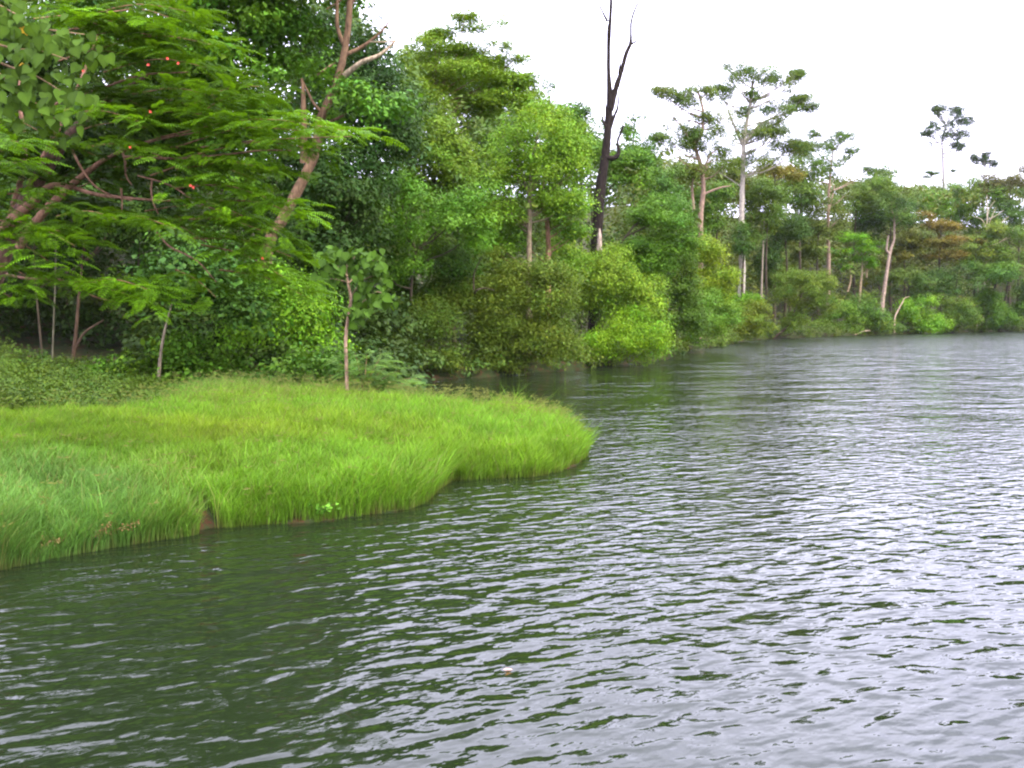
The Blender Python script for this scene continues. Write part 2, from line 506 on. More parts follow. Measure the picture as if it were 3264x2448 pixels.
# ------------------------------------------------------------------ trees
def tree(name, label, cat, Yd, crowns, color, trunk=None, trunk_w=None, bark=(.065, .048, .035), group=GT, seed=1,
         leaf=.15, dens=1.0, crad=1.0, flat=.75, irr=.25, shell=.45, K=None, limbs=8, limb_r=.06,
         up=.6, droop=.2, spray_r=.22, inner=.5, low=.55, core=True, mat=None, base_px=None, extra=None, pale=None, depth=.8, var=.12, thin=.5):
    """crowns: list of (px, py, rx_px, rz_px); trunk: list of (px, py[, dY]) from the base up"""
    rng = np.random.default_rng(seed * 101 + 13)
    s = Yd / FPX
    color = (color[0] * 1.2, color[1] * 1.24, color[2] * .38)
    if group == GS: low = .95
    if trunk_w is None: trunk_w = 6 if cat == "shrub" else 13
    if trunk:
        tp = [W(q[0], q[1], Yd + (q[2] if len(q) > 2 else 0)) for q in trunk]
        g = T1(tp[0][0], tp[0][1])
        if tp[0][2] > g - .1:
            b = tp[0].copy(); d0 = tp[0] - tp[1]
            b[:2] += d0[:2] / max(abs(d0[2]), .3) * min(tp[0][2] - g, 3) * .4
            b[2] = T1(b[0], b[1]) - .15
            tp = [b] + tp
        else:
            tp[0][2] = min(tp[0][2], g)
    else:
        c0 = crowns[0]
        bx = base_px if base_px is not None else c0[0]
        p0 = W(bx, 1000, Yd)
        g = T1(p0[0], p0[1])
        top = W(c0[0], c0[1], Yd)
        by = Yd + .3
        while T1(p0[0], by) < .2 and by < Yd + 60: by += .4
        if top[1] < by and cat == "shrub": top = np.array([top[0], by, top[2]])
        g = T1(p0[0], by)
        b = np.array([p0[0], by, g - .15])
        mid = b * .45 + top * .55 + rng.normal(size=3) * np.array([.3, .3, 0])
        tp = [b, mid, top]
    tp = np.array(tp)
    org = tp[0].copy()
    e = empty(name, org, label, cat, group)
    r0 = trunk_w * s / 2
    rads = np.linspace(r0, r0 * .35, len(tp))
    rads[0] *= 1.15
    tb = Tubes(seed)
    tb.add(tp, rads, n=6 * len(tp), sides=9, lump=.05)
    for ei, ex in enumerate(extra or []):       # visible limbs: ((px,py,dY,wpx), ...)
        q = [W(z[0], z[1], Yd + z[2]) for z in ex]
        lt = Tubes(seed * 7 + ei)
        lt.add(q, [z[3] * s / 2 for z in ex], n=4 * len(q), sides=7, lump=.05)
        link("limb", lt.mesh("limb", org), BARK, e, tuple(c_ * f_ for c_, f_ in zip(((pale or {}).get(ei) or bark), (.74, .80, .74))))
    allc, allr = [], []
    for (cx, cy, rx, rz) in crowns:
        c = W(cx, cy, Yd)
        R = np.array([rx * s, rx * s * depth, rz * s])
        vol = R[0] * R[2]
        k = K or int(np.clip(vol / (crad * crad) * 3.4, 3, 110))
        p, r = crown_clumps(rng, c, np.maximum(R - np.array([1, 1, flat]) * crad * .3, R * .4), k, min(crad, R[0] * .7, R[2] * 1.1), irr, flat, shell)
        allc.append(p); allr.append(r)
    if crowns:
        cl = np.vstack(allc); crd = np.vstack(allr)
        # limbs reach from the trunk to the clumps they carry
        tpp, _ = smooth_path(tp, rads, 30)
        sel = rng.permutation(len(cl))[:limbs]
        for q in sel:
            tgt = cl[q]
            hd = np.linalg.norm(tpp[:, :2] - tgt[:2], axis=1)
            want = tgt[2] - .55 * hd - .3
            ii = int(np.argmin(np.abs(tpp[:, 2] - want) + .3 * hd))
            st = tpp[max(ii, 3)]
            md = st * .5 + tgt * .5 + np.array([0, 0, -.08 * np.linalg.norm(tgt - st)]) + rng.normal(size=3) * .12
            tb.add([st, md, tgt], [min(limb_r, r0 * .6), limb_r * .6, limb_r * .25], n=7, sides=5, lump=.05)
        if T1 and True:
            gz = T(cl[:, 0], cl[:, 1])
            cl[:, 2] = np.maximum(cl[:, 2], np.maximum(gz, 0) + .25)
        area = sum(4 * a * b * s * s for (_, _, a, b) in crowns)
        tri = Yd > 44
        if tri: leaf *= .86
        n = int(np.clip(area / (leaf * leaf * thin) * (4.1 if tri else 3.6) * dens, 400, 70000))
        pos, nor, ax, L, Wd, tint = foliage(seed, cl, crd, n, leaf, None, up, droop, 9, spray_r, inner, var, low)
        if core and dens >= 1:
            p2 = foliage(seed + 5000, cl, crd * .62, max(90, n // 6), leaf * 1.7, None, up, droop, 9, spray_r * 1.4, .1, var, low)
            pos, nor, ax, L, Wd, tint = [np.concatenate(q) for q in zip((pos, nor, ax, L, Wd, tint), p2)]
        keep = pos[:, 2] > .04
        me = leaf_mesh("foliage", pos[keep], nor[keep], ax[keep], L[keep], Wd[keep], tint[keep], org, tri)
        link("crown" if cat != "shrub" else "foliage", me, mat or LEAF, e, color, kind="stuff")
    link("trunk" if cat != "shrub" else "stems", tb.mesh("trunk", org), BARK, e, tuple(c * f_ for c, f_ in zip(bark, (.74, .80, .74))))
    return e

# ---- left: forest behind the flame tree
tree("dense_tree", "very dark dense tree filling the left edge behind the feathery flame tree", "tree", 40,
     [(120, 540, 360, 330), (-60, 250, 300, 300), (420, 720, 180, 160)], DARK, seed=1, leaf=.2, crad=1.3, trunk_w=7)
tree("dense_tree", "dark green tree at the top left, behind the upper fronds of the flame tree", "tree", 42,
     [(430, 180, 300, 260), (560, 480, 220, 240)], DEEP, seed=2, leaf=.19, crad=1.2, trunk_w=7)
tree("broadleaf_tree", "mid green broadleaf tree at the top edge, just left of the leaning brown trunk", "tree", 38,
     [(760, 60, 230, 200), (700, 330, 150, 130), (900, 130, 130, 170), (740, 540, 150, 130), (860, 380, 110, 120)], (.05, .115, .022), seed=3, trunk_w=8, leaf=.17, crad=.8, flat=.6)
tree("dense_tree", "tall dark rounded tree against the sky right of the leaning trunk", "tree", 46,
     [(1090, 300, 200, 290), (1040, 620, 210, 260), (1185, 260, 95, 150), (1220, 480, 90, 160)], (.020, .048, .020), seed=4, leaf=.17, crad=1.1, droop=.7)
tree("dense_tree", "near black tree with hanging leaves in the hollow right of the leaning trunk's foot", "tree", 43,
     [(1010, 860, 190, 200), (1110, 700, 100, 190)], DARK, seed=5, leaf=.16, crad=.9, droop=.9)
tree("vine_covered_tree", "dark vine covered tree low on the left above the pale thin stem", "tree", 33,
     [(650, 900, 240, 160), (800, 1000, 110, 90)], (.028, .064, .02), trunk=[(505, 1245), (509, 1160), (520, 1080), (534, 1020), (560, 930)],
     trunk_w=14, bark=(.21, .16, .12), seed=6, leaf=.15, crad=.7, limbs=0)
tree("slender_tree", "slender brown tree in the dark understorey at the far left, its stem forked low down", "tree", 36,
     [(300, 700, 150, 90)], DARK, trunk=[(228, 1185), (240, 1080), (250, 960), (262, 840)], trunk_w=17, bark=(.07, .042, .03), seed=7, leaf=.16,
     extra=[((240, 1110, 0, 9), (270, 1060, 0, 8), (330, 1020, 0, 4))], crad=.8, limbs=4)
tree("slender_tree", "straight thin grey pole-like tree leftmost in the dark understorey", "tree", 35,
     [(170, 640, 120, 80)], DARK, trunk=[(166, 1190), (170, 1050), (176, 900), (178, 760)], trunk_w=8, bark=(.08, .07, .05), seed=8, leaf=.16, crad=.8, limbs=3)
tree("drooping_shrub", "bright green vine draped shrub sloping down left of the heart leaved sapling", "shrub", 36,
     [(900, 1010, 170, 190), (980, 1120, 130, 90), (820, 900, 90, 90)], (.075, .16, .018), seed=9, leaf=.11, crad=.7, droop=1.2, flat=1.0, limbs=10, limb_r=.03, group=GS, depth=.5)
tree("understorey_shrub", "dark leafy shrub at the grass edge left of the sapling's foot", "shrub", 33,
     [(1010, 1165, 110, 55), (900, 1190, 90, 40)], (.035, .08, .022), seed=10, leaf=.14, crad=.5, limbs=6, limb_r=.02, group=GS)
tree("understorey_shrub", "low green shrub behind the pale thin stem at the left grass edge", "shrub", 34,
     [(600, 1140, 130, 80), (400, 1190, 110, 50), (740, 1190, 90, 45)], (.05, .11, .018), seed=11, leaf=.12, crad=.5, limbs=6, limb_r=.02, group=GS)

# ---- the leaning tree
tree("leaning_tree", "tall tree with thick reddish brown leaning trunk and one bare pale branch", "tree", 37,
     [(1180, 345, 125, 55), (1130, 300, 80, 40), (600, 140, 150, 150), (880, -80, 300, 130), (1010, 240, 60, 60), (870, 250, 60, 70)], (.058, .13, .03),
     trunk=[(850, 812), (905, 690), (960, 585), (1005, 480), (1022, 380), (1062, 290), (1095, 180), (1112, 60), (1116, -60), (1125, -250)],
     pale={1: (.34, .25, .18), 3: (.32, .24, .17)}, trunk_w=41, bark=(.145, .085, .055), seed=12, leaf=.19, crad=.6, limbs=0, flat=.6,
     extra=[((968, 520, 0, 26), (968, 400, -.2, 18), (966, 300, -.3, 14), (962, 250, -.3, 9)),
            ((1098, 240, 0, 20), (1150, 200, -.3, 17), (1200, 180, -.4, 12), (1235, 155, -.4, 9), (1262, 128, -.4, 7)),
            ((1100, 175, 0, 14), (1160, 145, .2, 11), (1220, 95, .2, 7), (1255, 40, .3, 4), (1280, -40, .3, 3)),
            ((1262, 130, -.4, 6), (1220, 134, -.4, 5), (1180, 133, -.2, 4)),
            ((1095, 140, 0, 16), (1076, 90, 0, 13), (1074, 30, 0, 11), (1080, -60, 0, 9)),
            ((1030, 365, 0, 12), (1000, 330, -.3, 9), (985, 300, -.3, 7), (966, 262, -.3, 6)),
            ((1040, 395, 0, 12), (1090, 370, .2, 8), (1120, 350, .3, 6), (1180, 340, .3, 4)),
            ((1010, 240, -.3, 5), (1045, 215, -.3, 8), (1070, 200, 0, 5)),
            ((1116, 20, 0, 12), (1135, -10, 0, 9), (1180, -60, 0, 7)),
            ((1040, 30, 0, 4), (1080, 5, 0, 5), (1116, -20, 0, 6))])

# ---- middle
tree("bushy_tree", "olive green bushy tree with a rounded top, right of the dark hollow", "tree", 56,
     [(1390, 480, 130, 130), (1260, 600, 90, 90), (1480, 560, 90, 90)], (.075, .130, .022), seed=20, leaf=.16, crad=.9, trunk=[(1440, 1000), (1400, 760), (1385, 580), (1400, 440)], trunk_w=15, limbs=14)
tree("bushy_tree", "lush mid green tree with spreading leafy tiers above the olive waterside shrub", "tree", 50,
     [(1370, 740, 210, 100), (1240, 640, 90, 90), (1500, 680, 95, 90), (1280, 850, 120, 60)], (.060, .135, .022), seed=21, leaf=.15, crad=.75, flat=.6,
     trunk=[(1320, 1150), (1310, 950), (1325, 800)], trunk_w=16, limbs=12)
tree("albizia_tree", "tall tree with wispy flat layered crown standing out against the sky at the upper middle", "tree", 68,
     [(1420, 270, 150, 45), (1530, 250, 150, 40), (1570, 330, 120, 45), (1350, 190, 110, 45), (1480, 165, 60, 22), (1500, 95, 60, 16), (1400, 110, 50, 16),
      (1590, 75, 50, 9), (1580, 150, 70, 12), (1650, 190, 50, 10), (1480, 55, 60, 14), (1640, 270, 80, 34), (1560, 200, 60, 20), (1330, 320, 110, 80), (1450, 350, 130, 60), (1590, 360, 110, 50)], (.095, .160, .026),
     dens=1.3, trunk=[(1430, 900), (1425, 600), (1410, 380), (1385, 300)], trunk_w=22, bark=B_BROWN, seed=22, leaf=.16, crad=.7, K=15, flat=.35, limbs=18, limb_r=.06, irr=.15, low=.2, spray_r=.25, up=1.2,
     extra=[((1418, 420, 0, 16), (1450, 350, 0, 12), (1490, 310, 0, 9), (1560, 285, 0, 4)), ((1425, 400, 0, 12), (1400, 330, 0, 9), (1385, 260, 0, 6), (1370, 200, 0, 4))])
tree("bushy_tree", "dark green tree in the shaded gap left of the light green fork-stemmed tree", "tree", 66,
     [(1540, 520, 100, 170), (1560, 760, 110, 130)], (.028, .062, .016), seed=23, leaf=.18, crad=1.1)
tree("light_green_tree", "light yellow-green tree with an airy crown and a pale stem forking low", "tree", 58,
     [(1730, 440, 130, 110), (1640, 500, 90, 80), (1805, 510, 80, 90), (1710, 560, 140, 60), (1600, 690, 60, 40), (1780, 650, 90, 50)], (.098, .180, .030), seed=24,
     trunk=[(1686, 830), (1688, 700), (1690, 600), (1695, 520), (1715, 420)], trunk_w=21, bark=(.26, .19, .13), leaf=.14, crad=.75, flat=.7, dens=1.1, K=60, limbs=20, limb_r=.06, shell=.5,
     extra=[((1690, 640, 0, 12), (1668, 560, 0, 9), (1640, 500, 0, 5)), ((1692, 620, 0, 12), (1715, 570, 0, 8), (1760, 500, 0, 4)), ((1686, 730, 0, 10), (1650, 690, 0, 6), (1600, 680, 0, 3))])
tree("light_green_tree", "short reddish peeling stem with leafy sprays, between pale fork and burnt trunk", "tree", 59,
     [(1820, 690, 80, 50), (1790, 750, 70, 45), (1620, 780, 60, 45)], (.080, .165, .028), seed=25, trunk=[(1746, 850), (1748, 780), (1742, 700), (1725, 640), (1735, 570)], trunk_w=22, bark=(.27, .14, .09), leaf=.14, crad=.6, flat=.6, limbs=10, limb_r=.05)
tree("sparse_tree", "thin topped green tree with loose leaf tufts on the skyline left of the burnt trunk", "tree", 80,
     [(1740, 270, 45, 16), (1715, 300, 35, 12), (1800, 400, 100, 60), (1830, 340, 40, 25), (1865, 360, 30, 20), (1690, 350, 60, 35), (1745, 330, 30, 12)], (.045, .095, .028), seed=26, leaf=.19, crad=.8, flat=.6,
     trunk=[(1780, 700), (1770, 450), (1745, 280)], trunk_w=12, limbs=12)

tree("bushy_tree", "green wall of foliage on the skyline between the layered tree and the light green tree", "tree", 74,
     [(1600, 420, 110, 80), (1500, 430, 100, 90), (1680, 400, 80, 50)], (.055, .110, .022), seed=41, leaf=.2, crad=1.0)
tree("bushy_tree", "fresh light green canopy on the skyline beneath and behind the wispy layered tree", "tree", 78,
     [(1420, 250, 130, 110), (1520, 310, 120, 90), (1325, 220, 90, 110), (1640, 330, 110, 70), (1480, 210, 80, 70), (1720, 380, 90, 60), (1820, 420, 70, 60), (1580, 240, 80, 40)], (.078, .140, .022), seed=46, leaf=.2, crad=.8, flat=.6)
tree("bushy_tree", "yellowish green tree high above the olive bushy tree, right of the tall dark rounded tree", "tree", 64,
     [(1330, 360, 90, 110), (1290, 480, 70, 80)], (.068, .120, .020), seed=42, leaf=.17, crad=.8)
tree("bushy_tree", "green tree whose crown fills the skyline immediately left of the charred trunk", "tree", 84,
     [(1850, 430, 80, 60), (1790, 480, 80, 70), (1900, 500, 60, 60)], (.055, .112, .022), seed=43, leaf=.21, crad=1.0)
tree("round_bush", "lush green bush behind the two short stems, left of the charred trunk's foot", "shrub", 63,
     [(1790, 850, 80, 60), (1840, 840, 50, 50), (1720, 900, 70, 50)], (.070, .150, .022), seed=44, leaf=.14, crad=.6, group=GS)
tree("bushy_tree", "dark green tree behind the hanging leaves, above the left olive waterside shrub", "tree", 52,
     [(1200, 880, 110, 110), (1310, 930, 110, 80), (1450, 860, 90, 80)], (.034, .075, .018), seed=45, leaf=.16, crad=.9)

# ---- burnt dead trunk
def burnt_tree():
    Yd = 68; s = Yd / FPX
    tp = [(1898, 860, 50), (1900, 800, 46), (1905, 720, 42), (1912, 620, 44), (1926, 520, 36), (1936, 440, 32), (1940, 380, 30), (1944, 320, 27), (1940, 230, 16), (1940, 150, 15), (1942, 95, 18), (1946, 50, 13), (1950, -80, 12), (1948, -260, 5)]
    p = [W(a, b, Yd) for a, b, _ in tp]
    g = T1(p[0][0], p[0][1])
    p[0][2] = min(p[0][2], g - .2)
    e = empty("burnt_tree", p[0], "tall dead tree with a charred black trunk and forked bare stems against the sky", "tree", GT)
    t = Tubes(5); t.add(p, [w * .78 * s / 2 for *_, w in tp], n=60, sides=14, lump=.045)
    link("trunk", t.mesh("trunk", p[0]), BARK, e, B_BURNT)
    limbs = [
        [(1946, 350, 22), (1958, 300, 20), (1970, 260, 17), (1984, 215, 14), (1996, 170, 13), (2009, 141, 12), (2011, 110, 7), (2012, 70, 7), (2026, 25, 6), (2050, -20, 4), (2070, -110, 3)],
        [(1928, 500, 20), (1950, 505, 16), (1968, 496, 14), (1972, 478, 12), (1968, 455, 8), (1976, 430, 8), (1987, 400, 7)],
        [(1936, 68, 9), (1922, 40, 6), (1908, 10, 4), (1898, -30, 2)],
        [(2010, 142, 7), (2022, 135, 6), (2030, 130, 4)],
        [(1946, 405, 12), (1958, 370, 10), (1968, 345, 8), (1973, 296, 4)],
        [(1975, 240, 8), (1973, 225, 6), (1982, 180, 2)],
        [(1932, 405, 10), (1922, 385, 8), (1918, 366, 4)],
        [(1918, 370, 4), (1916, 320, 3), (1912, 240, 1.5)],
        [(1931, 400, 5), (1930, 330, 3), (1926, 250, 1.5)]]
    for l in limbs:
        q = [W(a, b, Yd - .1) for a, b, _ in l]
        t = Tubes(3); t.add(q, [w * s / 2 for *_, w in l], n=5 * len(l), sides=8, lump=.06)
        link("limb", t.mesh("limb", p[0]), BARK, e, B_BURNT)
    q = [W(a, b, Yd - .42) for a, b in [(1910, 800), (1911, 760), (1911, 728)]]
    t = Tubes(9); t.add(q, [.20, .16, .05], n=12, sides=8, lump=.12)  # short pale strip low on the right side of the trunk
    link("pale_patch", t.mesh("pale_patch", p[0]), BARK, e, B_PALE, label="pale strip low on the charred trunk")
burnt_tree()

tree("bushy_tree", "green leafy tree directly behind the charred trunk at mid height", "tree", 78,
     [(1880, 500, 70, 70), (1990, 590, 80, 110), (2010, 500, 60, 80)], (.055, .115, .024), seed=28, leaf=.2, crad=1.0, flat=.7)
tree("cone_tree", "dark pointed cone shaped tree on the slope right of the charred trunk", "tree", 92,
     [(2058, 500, 40, 60), (2060, 580, 62, 80)], (.032, .075, .022), seed=29, leaf=.2, crad=.8, irr=.1)
tree("sparse_tree", "small loose crown showing sky through it just right of the charred trunk", "tree", 96,
     [(2025, 380, 26, 18), (2010, 420, 30, 20), (1990, 420, 20, 14)], (.045, .09, .035), seed=30, leaf=.22, crad=.8, trunk=[(2020, 640), (2018, 480), (2024, 390)], trunk_w=7, limbs=6)
tree("broadleaf_tree", "broad dark-green tree with drooping tiers right of the charred trunk's foot", "tree", 66,
     [(2112, 690, 112, 75), (2060, 790, 80, 60), (2150, 780, 95, 90), (2060, 860, 130, 60)], (.050, .108, .020), seed=31, leaf=.16, crad=.8, flat=.6, trunk=[(1955, 900), (1975, 790), (2020, 720)], trunk_w=14, limbs=14, limb_r=.07)
tree("tall_sparse_tree", "tall tree with pinkish winding trunk and thin open crown right of the charred trunk", "tree", 100,
     [(2130, 300, 60, 28), (2190, 330, 60, 36), (2230, 290, 45, 28), (2160, 420, 90, 50), (2240, 440, 90, 60), (2280, 520, 70, 40), (2250, 380, 60, 45), (2130, 450, 60, 30), (2290, 470, 70, 40), (2200, 470, 60, 30), (2095, 290, 22, 8), (2180, 560, 70, 40)],
     (.060, .092, .034), trunk=[(2232, 790), (2234, 680), (2242, 600), (2232, 520), (2216, 465), (2238, 420), (2240, 350), (2225, 290)], trunk_w=19, bark=(.30, .19, .15), seed=32, leaf=.22, dens=.95, crad=.7, K=8, flat=.8, limbs=22, limb_r=.09, low=.35,
     extra=[((2222, 470, 0, 10), (2190, 420, 0, 7), (2150, 380, 0, 4), (2110, 340, 0, 2)), ((2242, 560, 0, 8), (2260, 500, 0, 6), (2300, 465, 0, 3)),
            ((2212, 670, 0, 10), (2206, 600, .5, 8), (2212, 560, .5, 6), (2222, 530, .5, 4)), ((2240, 620, 0, 8), (2290, 600, 0, 6), (2330, 592, 0, 3))])
tree("tall_sparse_tree", "tallest pale trunked tree on the right shore with a wide lacy crown", "tree", 120,
     [(2350, 255, 70, 36), (2430, 245, 65, 34), (2500, 265, 60, 34), (2290, 300, 60, 34), (2400, 330, 100, 50), (2500, 350, 75, 42), (2555, 320, 50, 24), (2590, 345, 34, 14), (2480, 425, 95, 44), (2540, 470, 40, 30), (2430, 440, 90, 60),
      (2360, 420, 70, 50), (2540, 240, 25, 14), (2320, 215, 22, 8), (2420, 520, 80, 50), (2340, 540, 60, 50), (2500, 480, 60, 30)],
     (.060, .098, .036), trunk=[(2362, 950), (2366, 880), (2364, 780), (2364, 680), (2368, 560), (2372, 440), (2390, 340), (2400, 260)], trunk_w=25, bark=(.36, .30, .27), seed=33, leaf=.24, dens=.95, crad=.8, K=9, flat=.8, spray_r=.3, limbs=44, limb_r=.12, low=.4,
     extra=[((2372, 460, 0, 14), (2420, 400, 0, 10), (2480, 370, 0, 6), (2570, 345, 0, 3)), ((2372, 470, 0, 12), (2340, 400, 0, 8), (2310, 320, 0, 4))])
tree("vine_covered_tree", "green climbing vine column wrapped round the middle of the tallest pale trunk", "vine", 119,
     [(2372, 790, 34, 40), (2366, 740, 28, 40)], (.035, .075, .026), seed=34, leaf=.22, crad=.8, limbs=2)

# ---- middle and right infill crowns
R_ = [
    ("round_tree", "rounded green crown left of the tallest pale trunk, at half its height", 104, [(2290, 660, 75, 80), (2240, 720, 60, 60)], (.050, .100, .026)),
    ("round_tree", "olive crown right of the tallest pale trunk, over the slim grey stem", 128, [(2450, 640, 80, 90), (2420, 740, 50, 70)], (.058, .095, .026)),
    ("round_tree", "dusky tree with brownish flat top on the skyline between the two tallest crowns", 130, [(2250, 560, 120, 40), (2340, 600, 90, 60)], (.075, .085, .032)),
    ("round_tree", "yellowish flat crown peeping out right of the tallest tree, under its lacy crown", 140, [(2470, 545, 80, 22), (2530, 560, 50, 24)], (.100, .085, .030)),
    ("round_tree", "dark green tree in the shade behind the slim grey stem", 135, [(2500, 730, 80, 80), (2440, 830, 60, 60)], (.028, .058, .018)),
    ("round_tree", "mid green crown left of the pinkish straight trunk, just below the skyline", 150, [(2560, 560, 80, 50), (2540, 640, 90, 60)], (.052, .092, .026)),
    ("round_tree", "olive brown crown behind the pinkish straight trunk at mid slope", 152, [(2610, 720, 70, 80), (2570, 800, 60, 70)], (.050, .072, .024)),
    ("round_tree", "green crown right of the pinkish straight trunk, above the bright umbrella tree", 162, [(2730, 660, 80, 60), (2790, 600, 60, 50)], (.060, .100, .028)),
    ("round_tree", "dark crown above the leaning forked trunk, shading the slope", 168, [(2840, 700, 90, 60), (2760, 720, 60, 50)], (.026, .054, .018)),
    ("dome_tree", "smooth dome shaped crown on the ridge left of the lone tree", 205, [(2800, 565, 55, 26), (2800, 600, 80, 40)], (.045, .085, .030)),
    ("round_tree", "green rounded crown on the ridge below the lone tall tree, left side", 200, [(2900, 620, 75, 38), (2960, 650, 60, 44)], (.060, .105, .030)),
    ("round_tree", "bright green crown on the upper slope directly under the lone tall tree", 190, [(2990, 660, 75, 50), (3040, 620, 60, 34)], (.060, .125, .026)),
    ("round_tree", "mid green crown on the upper slope below the small ridge tree", 192, [(3130, 640, 90, 45), (3090, 700, 70, 50)], (.056, .105, .026)),
    ("round_tree", "grey-brown half bare crown at the right edge of the ridge", 190, [(3220, 590, 70, 40), (3180, 610, 50, 34)], (.060, .058, .040)),
    ("round_tree", "dark green crown at the right edge, under the grey-brown ridge crown", 186, [(3250, 690, 80, 60), (3180, 720, 60, 50)], (.034, .066, .022)),
    ("orange_tree", "rusty orange leaved tree in flat tiers on the right slope", 175, [(3000, 730, 70, 26), (2960, 775, 80, 26), (3020, 815, 90, 26), (3060, 770, 60, 24), (2950, 690, 40, 18)], (.088, .070, .026)),
    ("round_tree", "brownish green crown in tiers left of the rusty orange tree", 172, [(2880, 800, 70, 45), (2900, 760, 60, 30), (2850, 860, 50, 40)], (.075, .082, .028)),
    ("round_tree", "yellow-olive crown right of the rusty orange tree, behind the bare branching tree", 176, [(3110, 800, 80, 70), (3150, 740, 60, 40)], (.075, .110, .028)),
    ("round_tree", "green crown at the right edge halfway up the slope", 176, [(3230, 800, 70, 60), (3200, 870, 60, 50)], (.050, .090, .024)),
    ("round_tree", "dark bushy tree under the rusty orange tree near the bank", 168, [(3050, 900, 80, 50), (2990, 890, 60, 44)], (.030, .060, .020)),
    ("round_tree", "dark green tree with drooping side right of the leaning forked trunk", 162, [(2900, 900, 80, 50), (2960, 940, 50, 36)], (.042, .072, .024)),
    ("round_tree", "green tree above the bank near the right edge, short reddish trunk under it", 172, [(3180, 880, 70, 50), (3120, 870, 50, 40)], (.042, .088, .024)),
    ("round_tree", "olive green tree on the slope behind the rounded yellowish waterside tree", 142, [(2510, 890, 70, 60), (2440, 900, 50, 50)], (.048, .082, .022)),
    ("round_tree", "deep green tree between the charred trunk and the pinkish winding trunk", 88, [(2130, 640, 70, 80), (2090, 560, 50, 50)], (.040, .085, .022)),
]
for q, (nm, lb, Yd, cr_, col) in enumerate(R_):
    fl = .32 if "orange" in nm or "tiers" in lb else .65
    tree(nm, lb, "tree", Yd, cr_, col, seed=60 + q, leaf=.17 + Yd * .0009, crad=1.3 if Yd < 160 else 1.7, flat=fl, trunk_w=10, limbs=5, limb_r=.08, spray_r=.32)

tree("tall_sparse_tree", "straight pinkish grey trunk with a raised dark crown, left of the bright umbrella tree", "tree", 155,
     [(2620, 470, 60, 34), (2680, 440, 50, 28), (2560, 500, 60, 34), (2720, 490, 40, 26), (2640, 540, 90, 40), (2760, 545, 28, 12), (2600, 430, 24, 12)], (.048, .085, .032),
     trunk=[(2641, 850), (2640, 760), (2640, 680), (2642, 620), (2646, 560), (2655, 480)], trunk_w=14, bark=(.32, .21, .17), seed=90, leaf=.28, dens=.95, crad=1.0, K=8, flat=.8, limbs=16, limb_r=.1,
     extra=[((2640, 680, 0, 6), (2625, 650, 0, 5), (2612, 615, 0, 3)), ((2642, 670, 0, 6), (2655, 620, 0, 5), (2660, 590, 0, 3)), ((2642, 730, 0, 7), (2670, 705, 0, 6), (2710, 680, 0, 3)), ((2644, 660, 0, 4), (2670, 645, 0, 3), (2690, 625, 0, 2))])
tree("tall_sparse_tree", "pale trunk leaning right from the bank and forking like a tuning fork", "tree", 158,
     [(2850, 640, 60, 40), (2860, 700, 60, 30), (2800, 640, 50, 30)], (.045, .082, .030), trunk=[(2813, 965), (2822, 900), (2832, 830), (2841, 790), (2850, 760), (2851, 690)], trunk_w=15, bark=(.33, .23, .19), seed=91, leaf=.3, dens=.95, crad=1.4, limbs=8,
     extra=[((2838, 812, 0, 9), (2828, 800, 0, 8), (2826, 790, 0, 7), (2832, 750, 0, 5))])
tree("umbrella_tree", "bright green umbrella shaped tree in stacked domes right of the pinkish straight trunk", "tree", 160,
     [(2730, 770, 60, 26), (2770, 800, 50, 24), (2690, 810, 50, 24), (2750, 835, 55, 20), (2680, 845, 32, 18), (2780, 850, 26, 12)], (.085, .190, .018),
     trunk=[(2742, 920), (2748, 870), (2748, 820)], trunk_w=9, bark=(.34, .24, .16), seed=92, leaf=.26, crad=1.3, flat=.5, low=.15, limbs=8,
     extra=[((2702, 930, 0, 7), (2712, 890, 0, 5), (2708, 850, 0, 4)), ((2762, 885, 1, 6), (2764, 850, 1, 5), (2764, 830, 1, 4))])
tree("lone_tree", "lone tall slim tree standing clear against the white sky on the right ridge", "tree", 250,
     [(3010, 372, 50, 32), (2982, 410, 50, 32), (3045, 395, 46, 28), (3085, 388, 36, 20), (3010, 440, 46, 26), (3055, 430, 36, 22), (2958, 428, 22, 10), (3060, 468, 28, 14), (2990, 350, 28, 18), (3050, 355, 24, 16)], (.028, .050, .034),
     trunk=[(3007, 640), (3007, 570), (3005, 500), (3003, 450), (3015, 400)], trunk_w=11, bark=(.26, .22, .24), seed=93, leaf=.4, dens=.98, crad=1.0, K=12, flat=.9, limbs=70, limb_r=.10,
     extra=[((3006, 490, 0, 4), (3030, 485, 0, 3), (3055, 478, 0, 2))])
tree("small_ridge_tree", "small round headed tree on the ridge right of the lone tall tree", "tree", 250,
     [(3138, 510, 34, 24), (3112, 515, 22, 14), (3160, 525, 22, 16)], (.024, .042, .034), trunk=[(3137, 620), (3137, 560), (3138, 520)], flat=.9, trunk_w=6, bark=B_GREY, seed=94, leaf=.4, crad=.9, K=9, limbs=20)
tree("small_ridge_tree", "faint wispy treetop on the ridge at the foot of the lone tall tree", "tree", 245,
     [(2975, 550, 32, 9), (2960, 565, 26, 8), (3035, 545, 20, 5)], (.040, .070, .045), trunk=[(2965, 640), (2966, 600), (2970, 550)], trunk_w=6, bark=B_GREY, seed=95, leaf=.36, crad=1.2, flat=.4, limbs=5)
tree("slim_tree", "slim grey stem tree between the tallest pale trunk and the pinkish straight trunk", "tree", 130,
     [(2440, 620, 40, 40)], (.050, .085, .026), trunk=[(2428, 905), (2432, 800), (2436, 700), (2440, 650)], trunk_w=7, bark=B_PALE, seed=96, leaf=.24, crad=.9, limbs=5,
     extra=[((2432, 760, 0, 4), (2424, 710, 0, 3), (2420, 680, 0, 2))])

